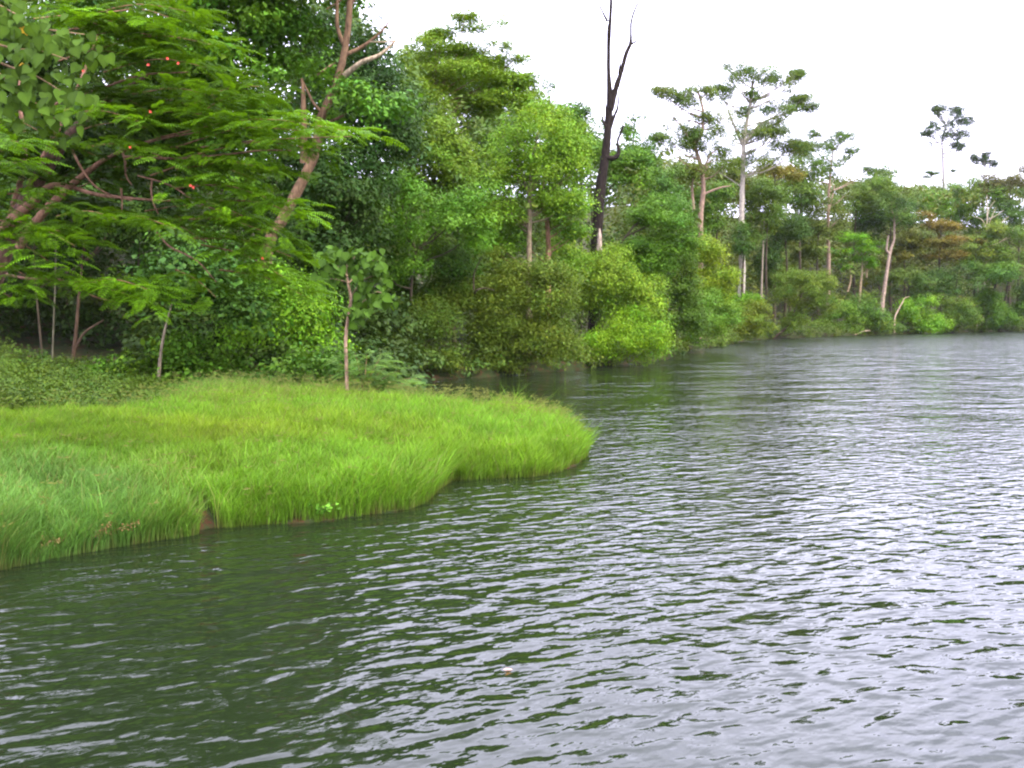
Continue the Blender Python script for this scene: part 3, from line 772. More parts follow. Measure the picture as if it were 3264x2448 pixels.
def bare_tree(name, label, Yd, limbs, bark, seed):
    p0 = W(limbs[0][0][0], limbs[0][0][1], Yd)
    while T1(p0[0] * Yd / p0[1], Yd) < .15: Yd += .5
    s = Yd / FPX * .58
    p0 = W(limbs[0][0][0], limbs[0][0][1], Yd)
    g = T1(p0[0], p0[1])
    base = np.array([p0[0], p0[1], min(p0[2], g - .1)])
    e = empty(name, base, label, "tree", GT)
    for k, l in enumerate(limbs):
        q = [W(a, b, Yd) for a, b, _ in l]
        r = [w * s / 2 for *_, w in l]
        if k == 0:
            q = [base] + q; r = [r[0]] + r
        t = Tubes(seed + k); t.add(q, r, n=4 * len(q), sides=6, lump=.05)
        link("trunk" if k == 0 else "limb", t.mesh("limb", base), BARK, e, bark)
bare_tree("bare_tree", "leafless pale tree with fanned upright branches on the right slope", 170,
          [[(3142, 800, 8), (3144, 740, 7), (3147, 690, 5), (3146, 620, 2)],
           [(3145, 740, 5), (3165, 720, 4), (3190, 710, 3), (3215, 690, 2)],
           [(3145, 735, 4), (3158, 700, 3), (3175, 660, 2)],
           [(3144, 725, 4), (3130, 700, 3), (3105, 690, 2)],
           [(3147, 700, 3), (3170, 690, 3), (3200, 670, 1.5)],
           [(3145, 715, 3), (3152, 670, 2.5), (3170, 640, 1.5)]], (.36, .30, .22), 300)
bare_tree("bare_tree", "leaning leafless tree with one long branch reaching right, below the fanned bare tree", 166,
          [[(3118, 900, 8), (3123, 865, 7), (3135, 845, 5), (3152, 830, 4), (3190, 815, 2)],
           [(3130, 850, 4), (3137, 825, 3), (3150, 790, 2)],
           [(3140, 790, 4), (3190, 770, 4), (3220, 745, 3), (3236, 720, 1.5)],
           [(3190, 770, 3), (3225, 755, 2)]], (.38, .30, .22), 320)
bare_tree("bare_tree", "short crooked leafless tree in front of the leaning forked trunk, at the bank", 152,
          [[(2852, 1015, 8), (2862, 990, 8), (2876, 965, 7), (2884, 950, 4), (2900, 945, 2)]], (.34, .26, .18), 340)
bare_tree("driftwood_branch", "pale fallen branch lying along the water's edge on the right shore", 146,
          [[(2722, 1068, 5), (2745, 1058, 5), (2762, 1054, 4), (2775, 1054, 2)]], (.42, .32, .22), 350)

# ------------------------------------------------------------------ waterside shrubs
tree("overhanging_shrub", "dark olive waterside shrub left of the black hollow, behind the grassy point", "shrub", 49,
     [(1330, 1040, 130, 110), (1240, 1120, 90, 70), (1380, 1150, 90, 40), (1220, 990, 90, 70)], (.042, .072, .018), seed=120, leaf=.12, crad=.6, group=GS, limbs=14, limb_r=.03, depth=.6)
tree("overhanging_shrub", "big olive green waterside shrub right of the black hollow, widest on the middle shore", "shrub", 52,
     [(1640, 960, 170, 120), (1690, 1080, 160, 90), (1790, 1110, 80, 60), (1560, 1050, 90, 90), (1480, 960, 110, 90), (1590, 1150, 90, 40), (1640, 860, 50, 60), (1740, 890, 70, 60), (1580, 830, 40, 40)], (.062, .092, .022), seed=121, leaf=.12,
     crad=.6, group=GS, limbs=24, limb_r=.03, depth=.6,
     extra=[((1510, 925, -1.5, 6), (1512, 870, -1.5, 4), (1535, 820, -1.5, 2)), ((1513, 935, -1.6, 7), (1520, 925, -1.8, 6), (1545, 918, -1.8, 4), (1575, 925, -1.8, 2))])
tree("draping_shrub", "pale green leafy shrub cascading to the water right of the big olive shrub", "shrub", 63,
     [(1930, 880, 120, 90), (2000, 950, 130, 90), (1870, 980, 80, 80), (2060, 1010, 70, 80), (1860, 880, 70, 60), (1790, 800, 60, 50)], (.100, .165, .030), seed=122, leaf=.14, crad=.7, droop=.9, group=GS, limbs=16, limb_r=.03, depth=.6)
tree("draping_shrub", "vivid green vine curtain low over the water below the pale green cascading shrub", "shrub", 60,
     [(1980, 1090, 110, 60), (2070, 1085, 70, 55), (1900, 1110, 60, 50), (2020, 1030, 60, 40)], (.095, .180, .018), seed=123, leaf=.11, crad=.5, droop=1.3, group=GS, limbs=8, limb_r=.02, depth=.6)
tree("willowy_tree", "feathery dark olive tree leaning over the water behind the vivid vine curtain", "tree", 74,
     [(2180, 900, 60, 110), (2190, 1010, 70, 90), (2150, 820, 60, 60)], (.042, .080, .020), seed=124, leaf=.16, crad=.7, group=GS, limbs=8, droop=.8)
tree("tall_bush", "upright yellow-green bush on the small headland at the middle of the shore", "shrub", 84,
     [(2240, 820, 60, 60), (2290, 900, 60, 70), (2260, 800, 40, 50), (2230, 900, 60, 60), (2310, 950, 32, 40)], (.110, .165, .026), seed=125, leaf=.17, crad=.7, group=GS, limbs=10, limb_r=.04)
tree("tall_bush", "green fern-like bush below the upright yellow-green bush, touching the water", "shrub", 82,
     [(2240, 1000, 70, 70), (2290, 1040, 50, 50), (2220, 1070, 40, 36), (2320, 1000, 36, 50)], (.070, .140, .036), seed=126, leaf=.16, crad=.6, group=GS, limbs=10, limb_r=.04)
tree("low_bush", "small bush with reddish dry patches just right of the headland", "shrub", 108,
     [(2400, 1010, 50, 60), (2370, 1050, 40, 34), (2440, 1040, 34, 36)], (.085, .115, .026), seed=127, leaf=.18, crad=.7, group=GS, limbs=8, limb_r=.03)
tree("low_bush", "bright green bush on the bank under the tallest pale trunk", "shrub", 118,
     [(2390, 960, 40, 30), (2350, 985, 40, 40)], (.070, .150, .020), seed=137, leaf=.2, crad=.7, group=GS, limbs=6, limb_r=.03)
tree("round_bush", "rounded yellowish olive tree-like bush over a dark leaning stem on the right shore", "shrub", 126,
     [(2560, 900, 80, 45), (2620, 900, 50, 50), (2500, 950, 50, 44), (2600, 970, 70, 50), (2540, 1030, 60, 36)], (.072, .112, .030), seed=128, leaf=.2, crad=1.0, group=GS, limbs=12,
     trunk=[(2470, 1075), (2510, 1040), (2535, 985), (2560, 930)], trunk_w=10, bark=B_DARK)
L_ = [
    ("low green thicket at the water's edge under the pinkish straight trunk", 148, [(2670, 1000, 60, 40), (2620, 1045, 50, 24), (2700, 1050, 50, 20)], (.060, .115, .024)),
    ("greyish green thicket behind the pale fallen branch", 150, [(2760, 1000, 60, 44), (2800, 1030, 50, 30), (2730, 970, 50, 30)], (.050, .095, .028)),
    ("dark rounded bush at the foot of the leaning forked trunk", 154, [(2810, 1040, 46, 24), (2850, 1050, 36, 16)], (.034, .070, .026)),
    ("bright grass green mound of creepers on the right bank", 158, [(2930, 1000, 60, 50), (2970, 1030, 50, 32), (2900, 980, 40, 26), (3000, 1040, 30, 18)], (.080, .165, .024)),
    ("olive thicket right of the bright green creeper mound", 166, [(3060, 990, 50, 50), (3090, 1020, 50, 32), (3030, 1010, 36, 36)], (.060, .100, .024)),
    ("mid green thicket at the waterline near the right edge", 174, [(3160, 1000, 60, 46), (3210, 1020, 50, 34), (3140, 950, 50, 30)], (.052, .112, .024)),
    ("dark green thicket touching the right edge of the shore", 180, [(3260, 990, 60, 50), (3290, 930, 60, 50)], (.038, .080, .022)),
]
for q, (lb, Yd, cr_, col) in enumerate(L_):
    tree("bank_thicket", lb, "shrub", Yd, cr_, col, seed=140 + q, leaf=.28, crad=1.1, group=GS, limbs=5, limb_r=.04, droop=.6, spray_r=.3)

# ------------------------------------------------------------------ massed wood and undergrowth (nobody could count it)
def mass(name, label, cat, pts, rad, n, leaf, color, seed, **kw):
    pos, nor, ax, L, Wd, tint = foliage(seed, pts, rad, n, leaf, **kw)
    keep = pos[:, 2] > .05
    me = leaf_mesh(name, pos[keep], nor[keep], ax[keep], L[keep], Wd[keep], tint[keep], (0, 0, 0), name != "undergrowth")
    return link(name, me, LEAF, None, color, kind="stuff", label=label, cat=cat)
rng = np.random.default_rng(55)
# wood behind the first rows, left and middle
P = []; Rr = []
for _ in range(1100):
    px = rng.uniform(-250, 2150)
    sy = np.interp(px, [-250, 1000, 1250, 1480, 1740, 1960, 2150], [42, 43, 45, 51, 56, 64, 78])
    Yd = sy + rng.uniform(3, 26)
    x = (px - 1632) / FPX * Yd
    g = T1(x, Yd)
    if sdist(np.array([[x, Yd]]), MAIN)[0] < 2.5: continue
    r = rng.uniform(1.2, 2.2)
    top = 3.2 + (1000 - np.interp(px, [-250, 1100, 1200, 1290, 1400, 1560, 1700, 1850, 1950, 2150], [-250, -60, 40, 220, 300, 360, 410, 450, 520, 560])) / FPX * Yd - r * .8
    if 1830 < px < 2010 and Yd < 74: continue
    if px < 520 and Yd < 54:      # hollow dark space beneath the left canopy
        lowz = g + 5.5
    else:
        lowz = g + .5
    if top < lowz: continue
    P.append((x, Yd, rng.uniform(lowz, top)))
    Rr.append((r, r, r * .8))
mass("background_wood", "dark shaded mass of leaves deep in the wood behind the nearer trees", "wood", P, Rr, 110000, .34, (.050, .086, .014), 71, spray_r=.35)
P = []; Rr = []
for _ in range(1500):
    px = rng.uniform(1950, 3600); 
    sy = np.interp(px, [1950, 2200, 2450, 3264, 3600], [78, 100, 135, 190, 200])
    Yd = sy + rng.uniform(5, 75)
    x = (px - 1632) / FPX * Yd
    g = T1(x, Yd)
    lim = 3.2 + (1000 - np.interp(px, [1950, 2100, 2300, 2500, 2700, 2860, 3000, 3264], [470, 490, 550, 548, 575, 600, 598, 580])) / FPX * Yd
    z = max(min(g + rng.uniform(1, 14), lim - 1.0), g + .5)
    if rng.random() < .35: z = max(lim - rng.uniform(1, 4), g + .5)
    P.append((x, Yd, z)); r = rng.uniform(1.8, 3.4); Rr.append((r, r, r * .75))
for _ in range(640):
    px = rng.uniform(1980, 3600)
    sy = np.interp(px, [1950, 2200, 2450, 3264, 3600], [78, 100, 135, 190, 200])
    Yd = sy + rng.uniform(42, 85)
    x = (px - 1632) / FPX * Yd
    g = T1(x, Yd)
    lim = 3.2 + (1000 - np.interp(px, [1950, 2100, 2300, 2500, 2700, 2860, 3000, 3264], [480, 500, 560, 560, 580, 605, 602, 585])) / FPX * Yd
    r = rng.uniform(2.4, 3.8)
    P.append((x, Yd, rng.uniform(g, max(lim - r * .6, g + 1)))); Rr.append((r, r, r * .75))
mass("hillside_wood", "distant mass of treetops covering the hill between the separate crowns on the right", "wood", P, Rr, 125000, .62, (.070, .094, .014), 72, spray_r=.5)
P = []; Rr = []
for _ in range(500):
    px = rng.uniform(-350, 1300); Yd = rng.uniform(34.5, 47)
    if px < 430: Yd = rng.uniform(43, 50)
    x = (px - 1632) / FPX * Yd
    g = T1(x, Yd)
    P.append((x, Yd, g + rng.uniform(.2, 3.2) * np.interp(Yd, [34, 47], [.35, 1.2]) * (1.7 if px < 430 else 1))); r = rng.uniform(.6, 1.1); Rr.append((r, r, r * .8))
mass("undergrowth", "dark tangled undergrowth beneath the trees behind the grassy bank", "undergrowth", P, Rr, 44000, .22, (.026, .050, .007), 73)  # leaf colour set dark to stand in for shade under the canopy
# low leafy ground cover at the left, behind the grass
P = []; Rr = []
for _ in range(700):
    Yd = rng.uniform(24.5, 36); px = rng.uniform(-200, 620)
    x = (px - 1632) / FPX * Yd
    edge = np.interp(px, [-200, 200, 420, 520, 620], [24.8, 24.8, 25.8, 29, 33])
    if Yd < edge: continue
    hgt = np.interp(px, [-200, 0, 200, 450, 620], [1.5, 1.2, .8, .35, .25]) * np.interp(Yd, [edge, edge + 3, 36], [.25, .6, 1])
    P.append((x, Yd, T1(x, Yd) + hgt * rng.uniform(.35, 1.0))); r = rng.uniform(.28, .5); Rr.append((r * 1.2, r, r * .7))
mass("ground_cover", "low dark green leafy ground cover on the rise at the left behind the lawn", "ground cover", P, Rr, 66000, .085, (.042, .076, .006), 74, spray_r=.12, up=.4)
# creepers and scrub skirting the foot of the whole shore
P = []; Rr = []
for a, b in zip(LAND[1:24], LAND[2:25]):
    a = np.array(a); b = np.array(b); ln = np.linalg.norm(b - a)
    nrm = np.array([-(b - a)[1], (b - a)[0]]) / max(ln, 1e-6)
    for _ in range(int(ln * 2.4) + 1):
        q = a + (b - a) * rng.random()
        for sg in (1, -1):
            w = q + nrm * sg * rng.uniform(-.1, 2.2)
            if sdist(w[None], LAND)[0] > -.45:
                P.append((w[0], w[1], max(T1(*w), 0) + rng.uniform(.1, 1.1))); r = rng.uniform(.5, 1.0); Rr.append((r, r, r * .7))
mass("shore_scrub", "ragged fringe of low creepers and scrub along the foot of the wooded shore", "scrub", P, Rr, 75000, .22, (.062, .100, .012), 75, droop=.7, low=.9)

# ------------------------------------------------------------------ grass on the point
def make_grass():
    rng = np.random.default_rng(99)
    N = 800000
    Yd = 11.5 * np.exp(rng.random(N) * math.log(38 / 11.5))
    u = rng.uniform(-1760, 420, N)
    x = u / FPX * Yd; y = Yd
    P = np.stack([x, y], 1)
    s = sdist(P, LAND)
    pxv = u + 1632
    m = sdist(P, MAIN)
    ok = (s > -.10) & (m < 3.0)
    cov = (pxv < np.interp(Yd, [24.5, 25.8, 29, 33, 36], [-200, 380, 470, 600, 700])) & (Yd > 25.2)
    ok &= ~cov
    x, y, s, m = x[ok], y[ok], s[ok], m[ok]
    n1 = .5 + .5 * np.sin(x * 1.1 + 2 * np.sin(y * .53)) * np.cos(y * .9 + x * .4)
    n2 = .5 + .5 * np.sin(x * 3.7 + 1.5 * np.sin(y * 2.1)) * np.cos(y * 2.9 + 1.1)
    n3 = .5 + .5 * np.sin(x * .45 + 1.0 + y * .31) * np.cos(y * .37 - x * .2)
    edge = np.exp(-np.clip(s, 0, None) / .7)
    # bare gap of reddish soil between the two front tussocks
    g = G(640, 1690)
    gap = np.exp(-(((x - g[0]) / .27) ** 2 + ((y - g[1] - .1) / .32) ** 2) ** 2)
    keep = rng.random(len(x)) > gap * 1.2
    dens = np.clip(.55 + .45 * n2 + edge, 0, 1)
    keep &= rng.random(len(x)) < dens
    x, y, s, m, n1, n2, n3, edge = [a[keep] for a in (x, y, s, m, n1, n2, n3, edge)]
    n = len(x)
    z = np.maximum(T(x, y), -.02) - .02
    print("grass blades", n)
    h = .08 + .07 * n1 + .08 * n2 + edge * (.12 + .17 * n2) + .10 * np.clip((y - 27) / 6, 0, 1)
    n4 = np.sin(x * 7.3 + 2.2 * np.sin(y * 5.1)) * np.cos(y * 6.1 + 1.7 * np.sin(x * 3.7))
    h *= np.exp(rng.normal(size=n) * .28 + .30 * n4)
    # outward direction at the edge: numeric gradient of s
    e = .15
    gx = (sdist(np.stack([x + e, y], 1), LAND) - s) / e
    gy = (sdist(np.stack([x, y + e], 1), LAND) - s) / e
    az = rng.random(n) * 6.283
    wind = np.array([.12, .02])
    lx = np.cos(az) * .6 + wind[0] - gx * edge * .2
    ly = np.sin(az) * .6 + wind[1] - gy * edge * .2
    lean = np.stack([lx, ly, np.zeros(n)], 1)
    w = (.0032 + .00040 * y) * np.exp(rng.normal(size=n) * .25)
    az2 = rng.normal(size=n) * .9
    side = np.stack([np.cos(az2), np.sin(az2), np.zeros(n)], 1)
    base = np.stack([x, y, z], 1)
    hh = h[:, None]; ww = w[:, None] * .5
    up = np.array([0, 0, 1.0])
    c1 = base + hh * (up * .6 + lean * .16)
    c2 = base + hh * (up * .9 + lean * .42)
    c3 = base + hh * (up * 1.08 + lean * .85)
    vall = np.stack([base - side * ww * .8, base + side * ww * .8, c1 - side * ww, c1 + side * ww,
                  c2 - side * ww * .7, c2 + side * ww * .7, c3], 1)
    nearb = y < 18.5
    nb = int(nearb.sum())
    # colour: yellowish in the middle lawn, bluish green in the near left tussock, fresh green elsewhere
    fresh = np.array([.096, .205, .013]); yel = np.array([.138, .205, .010]); blue = np.array([.072, .165, .032]); dry = np.array([.15, .15, .045])
    xl = (x / y) * FPX + 1632
    wy = np.clip(.15 + .9 * (n3 - .45) + .5 * (1 - edge) * (n1 - .4), 0, 1)[:, None] * (1 - edge[:, None] * .6)
    col = fresh * (1 - wy) + yel * wy
    wb = (np.clip(1 - (xl - 350) / 350, 0, 1) * np.clip(1 - (y - 15.5) / 2.5, 0, 1) * .8)[:, None]
    wb = np.maximum(wb, (.55 * np.clip((y - 28) / 4, 0, 1))[:, None])
    col = col * (1 - wb) + blue * wb
    wd = (rng.random(n) < .07 + .10 * n1)[:, None] * .7
    col = col * (1 - wd) + dry * wd
    col = col * np.exp(rng.normal(size=(n, 1)) * .24 + .22 * (n2[:, None] - .5) + .2 * np.sin(x * 1.7 + y * 2.3)[:, None] * .5)
    # blades are paler at the tip, straw coloured at the very base near the waterline
    t = np.repeat(col[:, None, :], 7, 1)
    straw = np.array([.085, .058, .022])
    be = np.clip(edge * .8 * (.6 + .4 * n4), 0, 1)[:, None, None]
    t[:, 0:2] = t[:, 0:2] * (1 - be) * .8 + straw * be + t[:, 0:2] * .0
    t[:, 6] *= 1.15
    far5 = [0, 1, 2, 3, 6]
    v = np.vstack([vall[nearb].reshape(-1, 3), vall[~nearb][:, far5].reshape(-1, 3)])
    tt = np.vstack([t[nearb].reshape(-1, 3), t[~nearb][:, far5].reshape(-1, 3)])
    F = np.concatenate([(np.arange(nb)[:, None] * 7 + np.array([0, 1, 3, 2, 2, 3, 5, 4, 4, 5, 6])[None]).ravel(),
                        (nb * 7 + np.arange(n - nb)[:, None] * 5 + np.array([0, 1, 3, 2, 2, 3, 4])[None]).ravel()])
    sizes = np.concatenate([np.tile([4, 4, 3], nb), np.tile([4, 3], n - nb)])
    me = mesh_np("grass", v, F, sizes, tint=tt)
    link("grass", me, GRASS, None, (1, 1, 1), kind="stuff", label="bright green grass covering the point that juts into the lake", cat="grass")
    # seed stalks on the far rim of the point
    M = 1700
    q = rng.choice(n, M, p=(lambda a: a / a.sum())(np.clip((y - 22) / 6, .05, 1.4) * (.3 + edge)))
    b = base[q]; hh = (.42 + .22 * rng.random(M))[:, None]
    la = rng.normal(size=(M, 3)) * .25; la[:, 2] = 0; la[:, 0] += .15
    tip = b + hh * (np.array([0, 0, 1.0]) + la)
    sw = .006
    vs_, fs, ss, ts = [], [], [], []
    nn = 0
    V = []
    sd_ = np.array([sw, 0, 0])
    Vst = np.stack([b - sd_, b + sd_, tip], 1).reshape(-1, 3)
    Fst = np.arange(3 * M)
    H = []
    for kk in range(4):     # four little awns per head
        a = rng.normal(size=(M, 3)); a[:, 2] = np.abs(a[:, 2]) * .4; a = unit(a) * .11
        H.append(np.stack([tip, tip + a * .5 + np.array([0, 0, .008]), tip + a, tip + a * .5 - np.array([0, 0, .008])], 1).reshape(-1, 3))
    Hv = np.vstack(H)
    v2 = np.vstack([Vst, Hv])
    F2 = np.concatenate([Fst, 3 * M + np.arange(len(Hv))])
    S2 = np.concatenate([np.full(M, 3), np.full(len(Hv) // 4, 4)])
    me = mesh_np("seed_stalks", v2, F2, S2, tint=np.tile([.14, .155, .04], (len(v2), 1)))
    link("seed_stalks", me, GRASS, None, (1, 1, 1), kind="stuff", label="straw coloured grass seed heads along the back rim of the point", cat="grass")
make_grass()

# ------------------------------------------------------------------ feathery fronds, broad leaves
def frond_mesh(seed, L=.45, pairs=11, wid=.115):
    rng = np.random.default_rng(seed)
    V = []; F = []; S = []; Tn = []
    def cx(t):  # rachis droops
        return np.array([L * t, 0, -.16 * L * t * t + .04 * L * math.sin(3 * t)])
    # rachis strip
    k = 0
    for t in np.linspace(0, 1, 5):
        c = cx(t)
        V += [c + [0, -.004, 0], c + [0, .004, 0]]; Tn += [.6, .6]
    for a in range(4):
        F += [2 * a, 2 * a + 1, 2 * a + 3, 2 * a + 2]; S.append(4)
    k = 10
    for i_ in range(pairs):
        t = .08 + .9 * i_ / (pairs - 1)
        c = cx(t)
        ln = wid * (math.sin(math.pi * (.18 + .74 * t)) ** .6) * rng.uniform(.9, 1.08)
        w = L / pairs * .78
        for sg in (-1, 1):
            fwd = .38
            d = np.array([fwd, sg * 1.0, rng.normal() * .08]); d /= np.linalg.norm(d)
            tip = c + d * ln + np.array([0, 0, -.22 * ln])
            mid = c + d * ln * .55 + np.array([0, 0, .02 * ln])
            V += [c, mid + [-w * .5, 0, 0], tip, mid + [w * .5, 0, 0]]
            F += [k, k + 1, k + 2, k + 3]; S.append(4); k += 4
            b_ = rng.uniform(.85, 1.15); Tn += [b_ * .8, b_, b_ * 1.15, b_]
    return np.array(V), np.array(F), np.array(S), np.array(Tn)

def frames(ax, nor):
    ax = unit(ax); nor = unit(nor - (nor * ax).sum(-1, keepdims=True) * ax)
    sd_ = np.cross(nor, ax)
    return ax, sd_, nor

def flame_tree():
    rng = np.random.default_rng(321)
    root = W(-170, 1330, 19.5); root[2] = T1(root[0], root[1]) - .1
    e = empty("flame_tree", root, "spreading flame tree with feathery bright fronds and few red flowers reaching in from the left", "tree")
    Yt = 19.5; s = Yt / FPX
    # (px, py, Y, width px)
    limbs = [
        ("trunk", [(-170, 1330, 19.5, 110), (-150, 1150, 19.5, 95), (-80, 1000, 19.4, 80), (-10, 850, 19.3, 66), (60, 690, 19.3, 52), (130, 560, 19.3, 44), (215, 440, 19.4, 34), (330, 330, 19.5, 20), (470, 240, 19.5, 10)]),
        ("limb", [(-20, 760, 19.0, 34), (50, 690, 18.9, 32), (110, 640, 18.8, 28), (150, 600, 18.8, 22), (200, 590, 18.7, 15), (300, 618, 18.5, 12), (390, 630, 18.3, 10), (520, 640, 18.1, 6)]),
        ("limb", [(60, 790, 18.8, 26), (98, 728, 18.7, 25), (150, 665, 18.6, 24), (211, 605, 18.6, 22), (275, 551, 18.6, 18), (350, 500, 18.6, 12), (480, 450, 18.4, 9), (640, 420, 18.2, 5)]),
        ("limb", [(-60, 900, 19.2, 30), (0, 780, 19.4, 26), (60, 600, 19.8, 20), (80, 450, 20, 16), (60, 300, 20, 10), (90, 120, 20, 6)]),
        ("limb", [(30, 720, 19.8, 24), (110, 560, 20.2, 22), (190, 400, 20.4, 16), (260, 250, 20.6, 10), (330, 60, 20.6, 6)]),
        ("limb", [(230, 480, 18.6, 8), (262, 540, 18.4, 7), (300, 590, 18.3, 7), (350, 620, 18.2, 5), (420, 640, 18.1, 3)]),
        ("limb", [(384, 465, 18.5, 7), (398, 510, 18.4, 7), (402, 560, 18.3, 6), (420, 590, 18.3, 4)]),
        ("limb", [(386, 600, 18.1, 7), (389, 640, 18.1, 5), (388, 680, 18.0, 3)]),
        ("limb", [(484, 570, 18.2, 6), (482, 610, 18.1, 6), (490, 650, 18.0, 5), (505, 682, 18.0, 3)]),
        ("limb", [(20, 875, 17.6, 8), (90, 888, 17.4, 8), (190, 892, 17.2, 8), (250, 915, 17.0, 7), (300, 945, 16.9, 5), (380, 965, 16.8, 3)]),
        ("limb", [(500, 740, 17.6, 5), (540, 785, 17.4, 6), (600, 815, 17.3, 6), (640, 842, 17.2, 4), (690, 900, 17.2, 3)]),
        ("limb", [(570, 715, 17.6, 5), (620, 750, 17.5, 5), (660, 772, 17.4, 3)]),
        ("limb", [(400, 500, 18.4, 9), (560, 505, 18.0, 7), (700, 495, 17.6, 6), (830, 480, 17.2, 5), (930, 480, 17, 3)]),
        ("limb", [(640, 470, 17.8, 5), (800, 450, 17.2, 4), (960, 440, 16.9, 3), (1120, 435, 16.7, 2)]),
        ("limb", [(120, 350, 19.6, 9), (300, 290, 19.2, 8), (450, 240, 18.8, 6), (600, 230, 18.4, 4)]),
        ("limb", [(440, 560, 18.2, 5), (540, 590, 17.9, 5), (640, 650, 17.6, 4), (760, 690, 17.3, 3)]),
    ]
    for k, (nm, l) in enumerate(limbs):
        q = np.array([W(a, b, c) for a, b, c, _ in l])
        if k == 0: q[0] = root
        t = Tubes(k + 20); t.add(q, [w * s / 2 for *_, w in l], n=6 * len(l), sides=10 if k < 5 else 7, lump=.04)
        link(nm, t.mesh(nm, root), BARK, e, (.17, .095, .065) if k else (.10, .06, .045))
    # boughs: (x0,y0,Y0) -> (x1,y1,Y1); bright ends seen in the photograph, then fill
    B = [((250, 60, 19), (640, 45, 17.6)), ((150, 120, 19.4), (540, 95, 17.8)), ((300, 160, 19), (715, 150, 17.5)), ((330, 230, 19), (700, 225, 17.4)),
         ((620, 330, 18), (850, 275, 17.2)), ((640, 360, 18), (800, 300, 17.1)), ((500, 440, 18), (1165, 428, 16.7)), ((560, 470, 17.8), (1000, 420, 16.8)), ((600, 500, 17.8), (1045, 482, 16.8)),
         ((560, 540, 17.8), (930, 560, 16.9)), ((480, 560, 17.9), (800, 520, 17.0)), ((-80, 480, 17.2), (75, 455, 16.4)), ((-80, 560, 17.2), (70, 520, 16.4)),
         ((-60, 660, 17.2), (90, 600, 16.4)), ((180, 690, 17.6), (390, 705, 16.6)), ((300, 700, 17.6), (585, 740, 16.5)), ((-80, 740, 17.2), (180, 850, 16.2)),
         ((-60, 700, 17.2), (270, 800, 16.2)), ((200, 900, 17.2), (440, 955, 16.4)), ((240, 920, 17), (495, 985, 16.2)), ((260, 900, 17), (490, 930, 16.2)),
         ((560, 600, 17.8), (880, 640, 16.9)), ((520, 640, 17.8), (800, 700, 16.9)), ((560, 700, 17.6), (900, 760, 16.9)), ((600, 760, 17.4), (960, 830, 16.9)),
         ((400, 380, 18.4), (760, 400, 17.2)), ((420, 300, 18.6), (740, 330, 17.4)), ((640, 780, 17.6), (930, 900, 17.0)), ((700, 860, 17.6), (1000, 960, 17.2)),
         ((160, 380, 18.6), (480, 400, 17.0)), ((260, 470, 18.4), (560, 520, 17.0)), ((700, 640, 17.8), (980, 700, 17.2)), ((560, 860, 17.4), (700, 960, 16.8)),
         ((-60, 850, 17.0), (120, 900, 16.2)), ((-100, 920, 17), (60, 960, 16.4)), ((20, 760, 17.4), (210, 740, 16.5))]
    reg_x = [40, 100, 150, 230, 300, 430, 500, 600, 800, 900]
    reg_m = [600, 560, 690, 690, 820, 900, 960, 880, 900, 860]
    for _ in range(50):
        y1 = rng.uniform(10, 860)
        xm = np.interp(y1, reg_x, reg_m)
        x1 = rng.uniform(-60, xm)
        if y1 > 700 and x1 < 560: continue
        if x1 < 330 and y1 < 380: continue
        ln = rng.uniform(160, 320)
        B.append(((x1 - ln, y1 - rng.uniform(-30, 60), 19.6 + rng.uniform(-.6, .9)), (x1, y1, 18.3 + rng.uniform(-.6, 1.2))))
    pos, axs, nors, scl, tin = [], [], [], [], []
    tw = Tubes(77)
    for bi, (a, b) in enumerate(B):
        p0 = W(*a); p1 = W(*b)
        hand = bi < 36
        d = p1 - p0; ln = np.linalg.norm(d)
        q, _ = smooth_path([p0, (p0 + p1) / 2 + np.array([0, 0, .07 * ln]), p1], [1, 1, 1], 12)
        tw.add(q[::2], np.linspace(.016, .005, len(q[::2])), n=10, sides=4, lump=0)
        bt = rng.normal() * .28 + (.28 if hand else -.55)  # lit sprays painted brighter, fill boughs between them painted darker as shade
        hd = unit(np.array([d[0], d[1], 0]))
        perp = np.array([-hd[1], hd[0], 0])
        nt_ = int(ln / .21) + 2
        for k in range(nt_):
            t = .22 + .78 * k / (nt_ - 1)
            c = q[min(int(t * 11), 11)]
            for sg in (-1, 1):
                tl = rng.uniform(.25, .85) * (1.15 - .55 * t)
                dirv = unit(hd * .6 + perp * sg * .9 + rng.normal(size=3) * np.array([.2, .2, .10]))
                end = c + dirv * tl
                nf = max(2, int(tl / .18))
                for m_ in range(nf):
                    u = (m_ + 1) / nf
                    pp = c + (end - c) * u + rng.normal(size=3) * .03
                    az = rng.normal() * .8
                    ad = unit(dirv * math.cos(az) + np.array([-dirv[1], dirv[0], 0]) * math.sin(az) + np.array([0, 0, rng.uniform(-.35, .12)]))
                    pos.append(pp); axs.append(ad); nors.append(np.array([rng.normal() * .22, rng.normal() * .22, 1.0]))
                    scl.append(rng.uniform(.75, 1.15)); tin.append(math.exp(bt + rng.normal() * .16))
    pos = np.array(pos); axs = np.array(axs); nors = np.array(nors); scl = np.array(scl); tin = np.array(tin)
    print("fronds", len(pos))
    A, Sd, Nn = frames(axs, nors)
    base = (.055, .122, .004)
    tmpl = [frond_mesh(9 + k, pairs=10 + k) for k in range(3)]
    pm = []
    for V, F, S, Tn in tmpl:
        me = mesh_np("frond", V, F, S, tint=np.stack([Tn * .98, Tn, Tn], 1))
        me.materials.append(FEATHER)
        pm.append(me)
    # largest in the picture first
    sx = pos[:, 0] / pos[:, 1] * FPX + 1632; sy = 1000 - (pos[:, 2] - CAM_H) / pos[:, 1] * FPX
    inview = (sx > 0) & (sx < 3264) & (sy > 0)
    order = np.argsort(pos[:, 1] + np.where(inview, 0, 100))
    first = order[:298]; rest = order[298:]
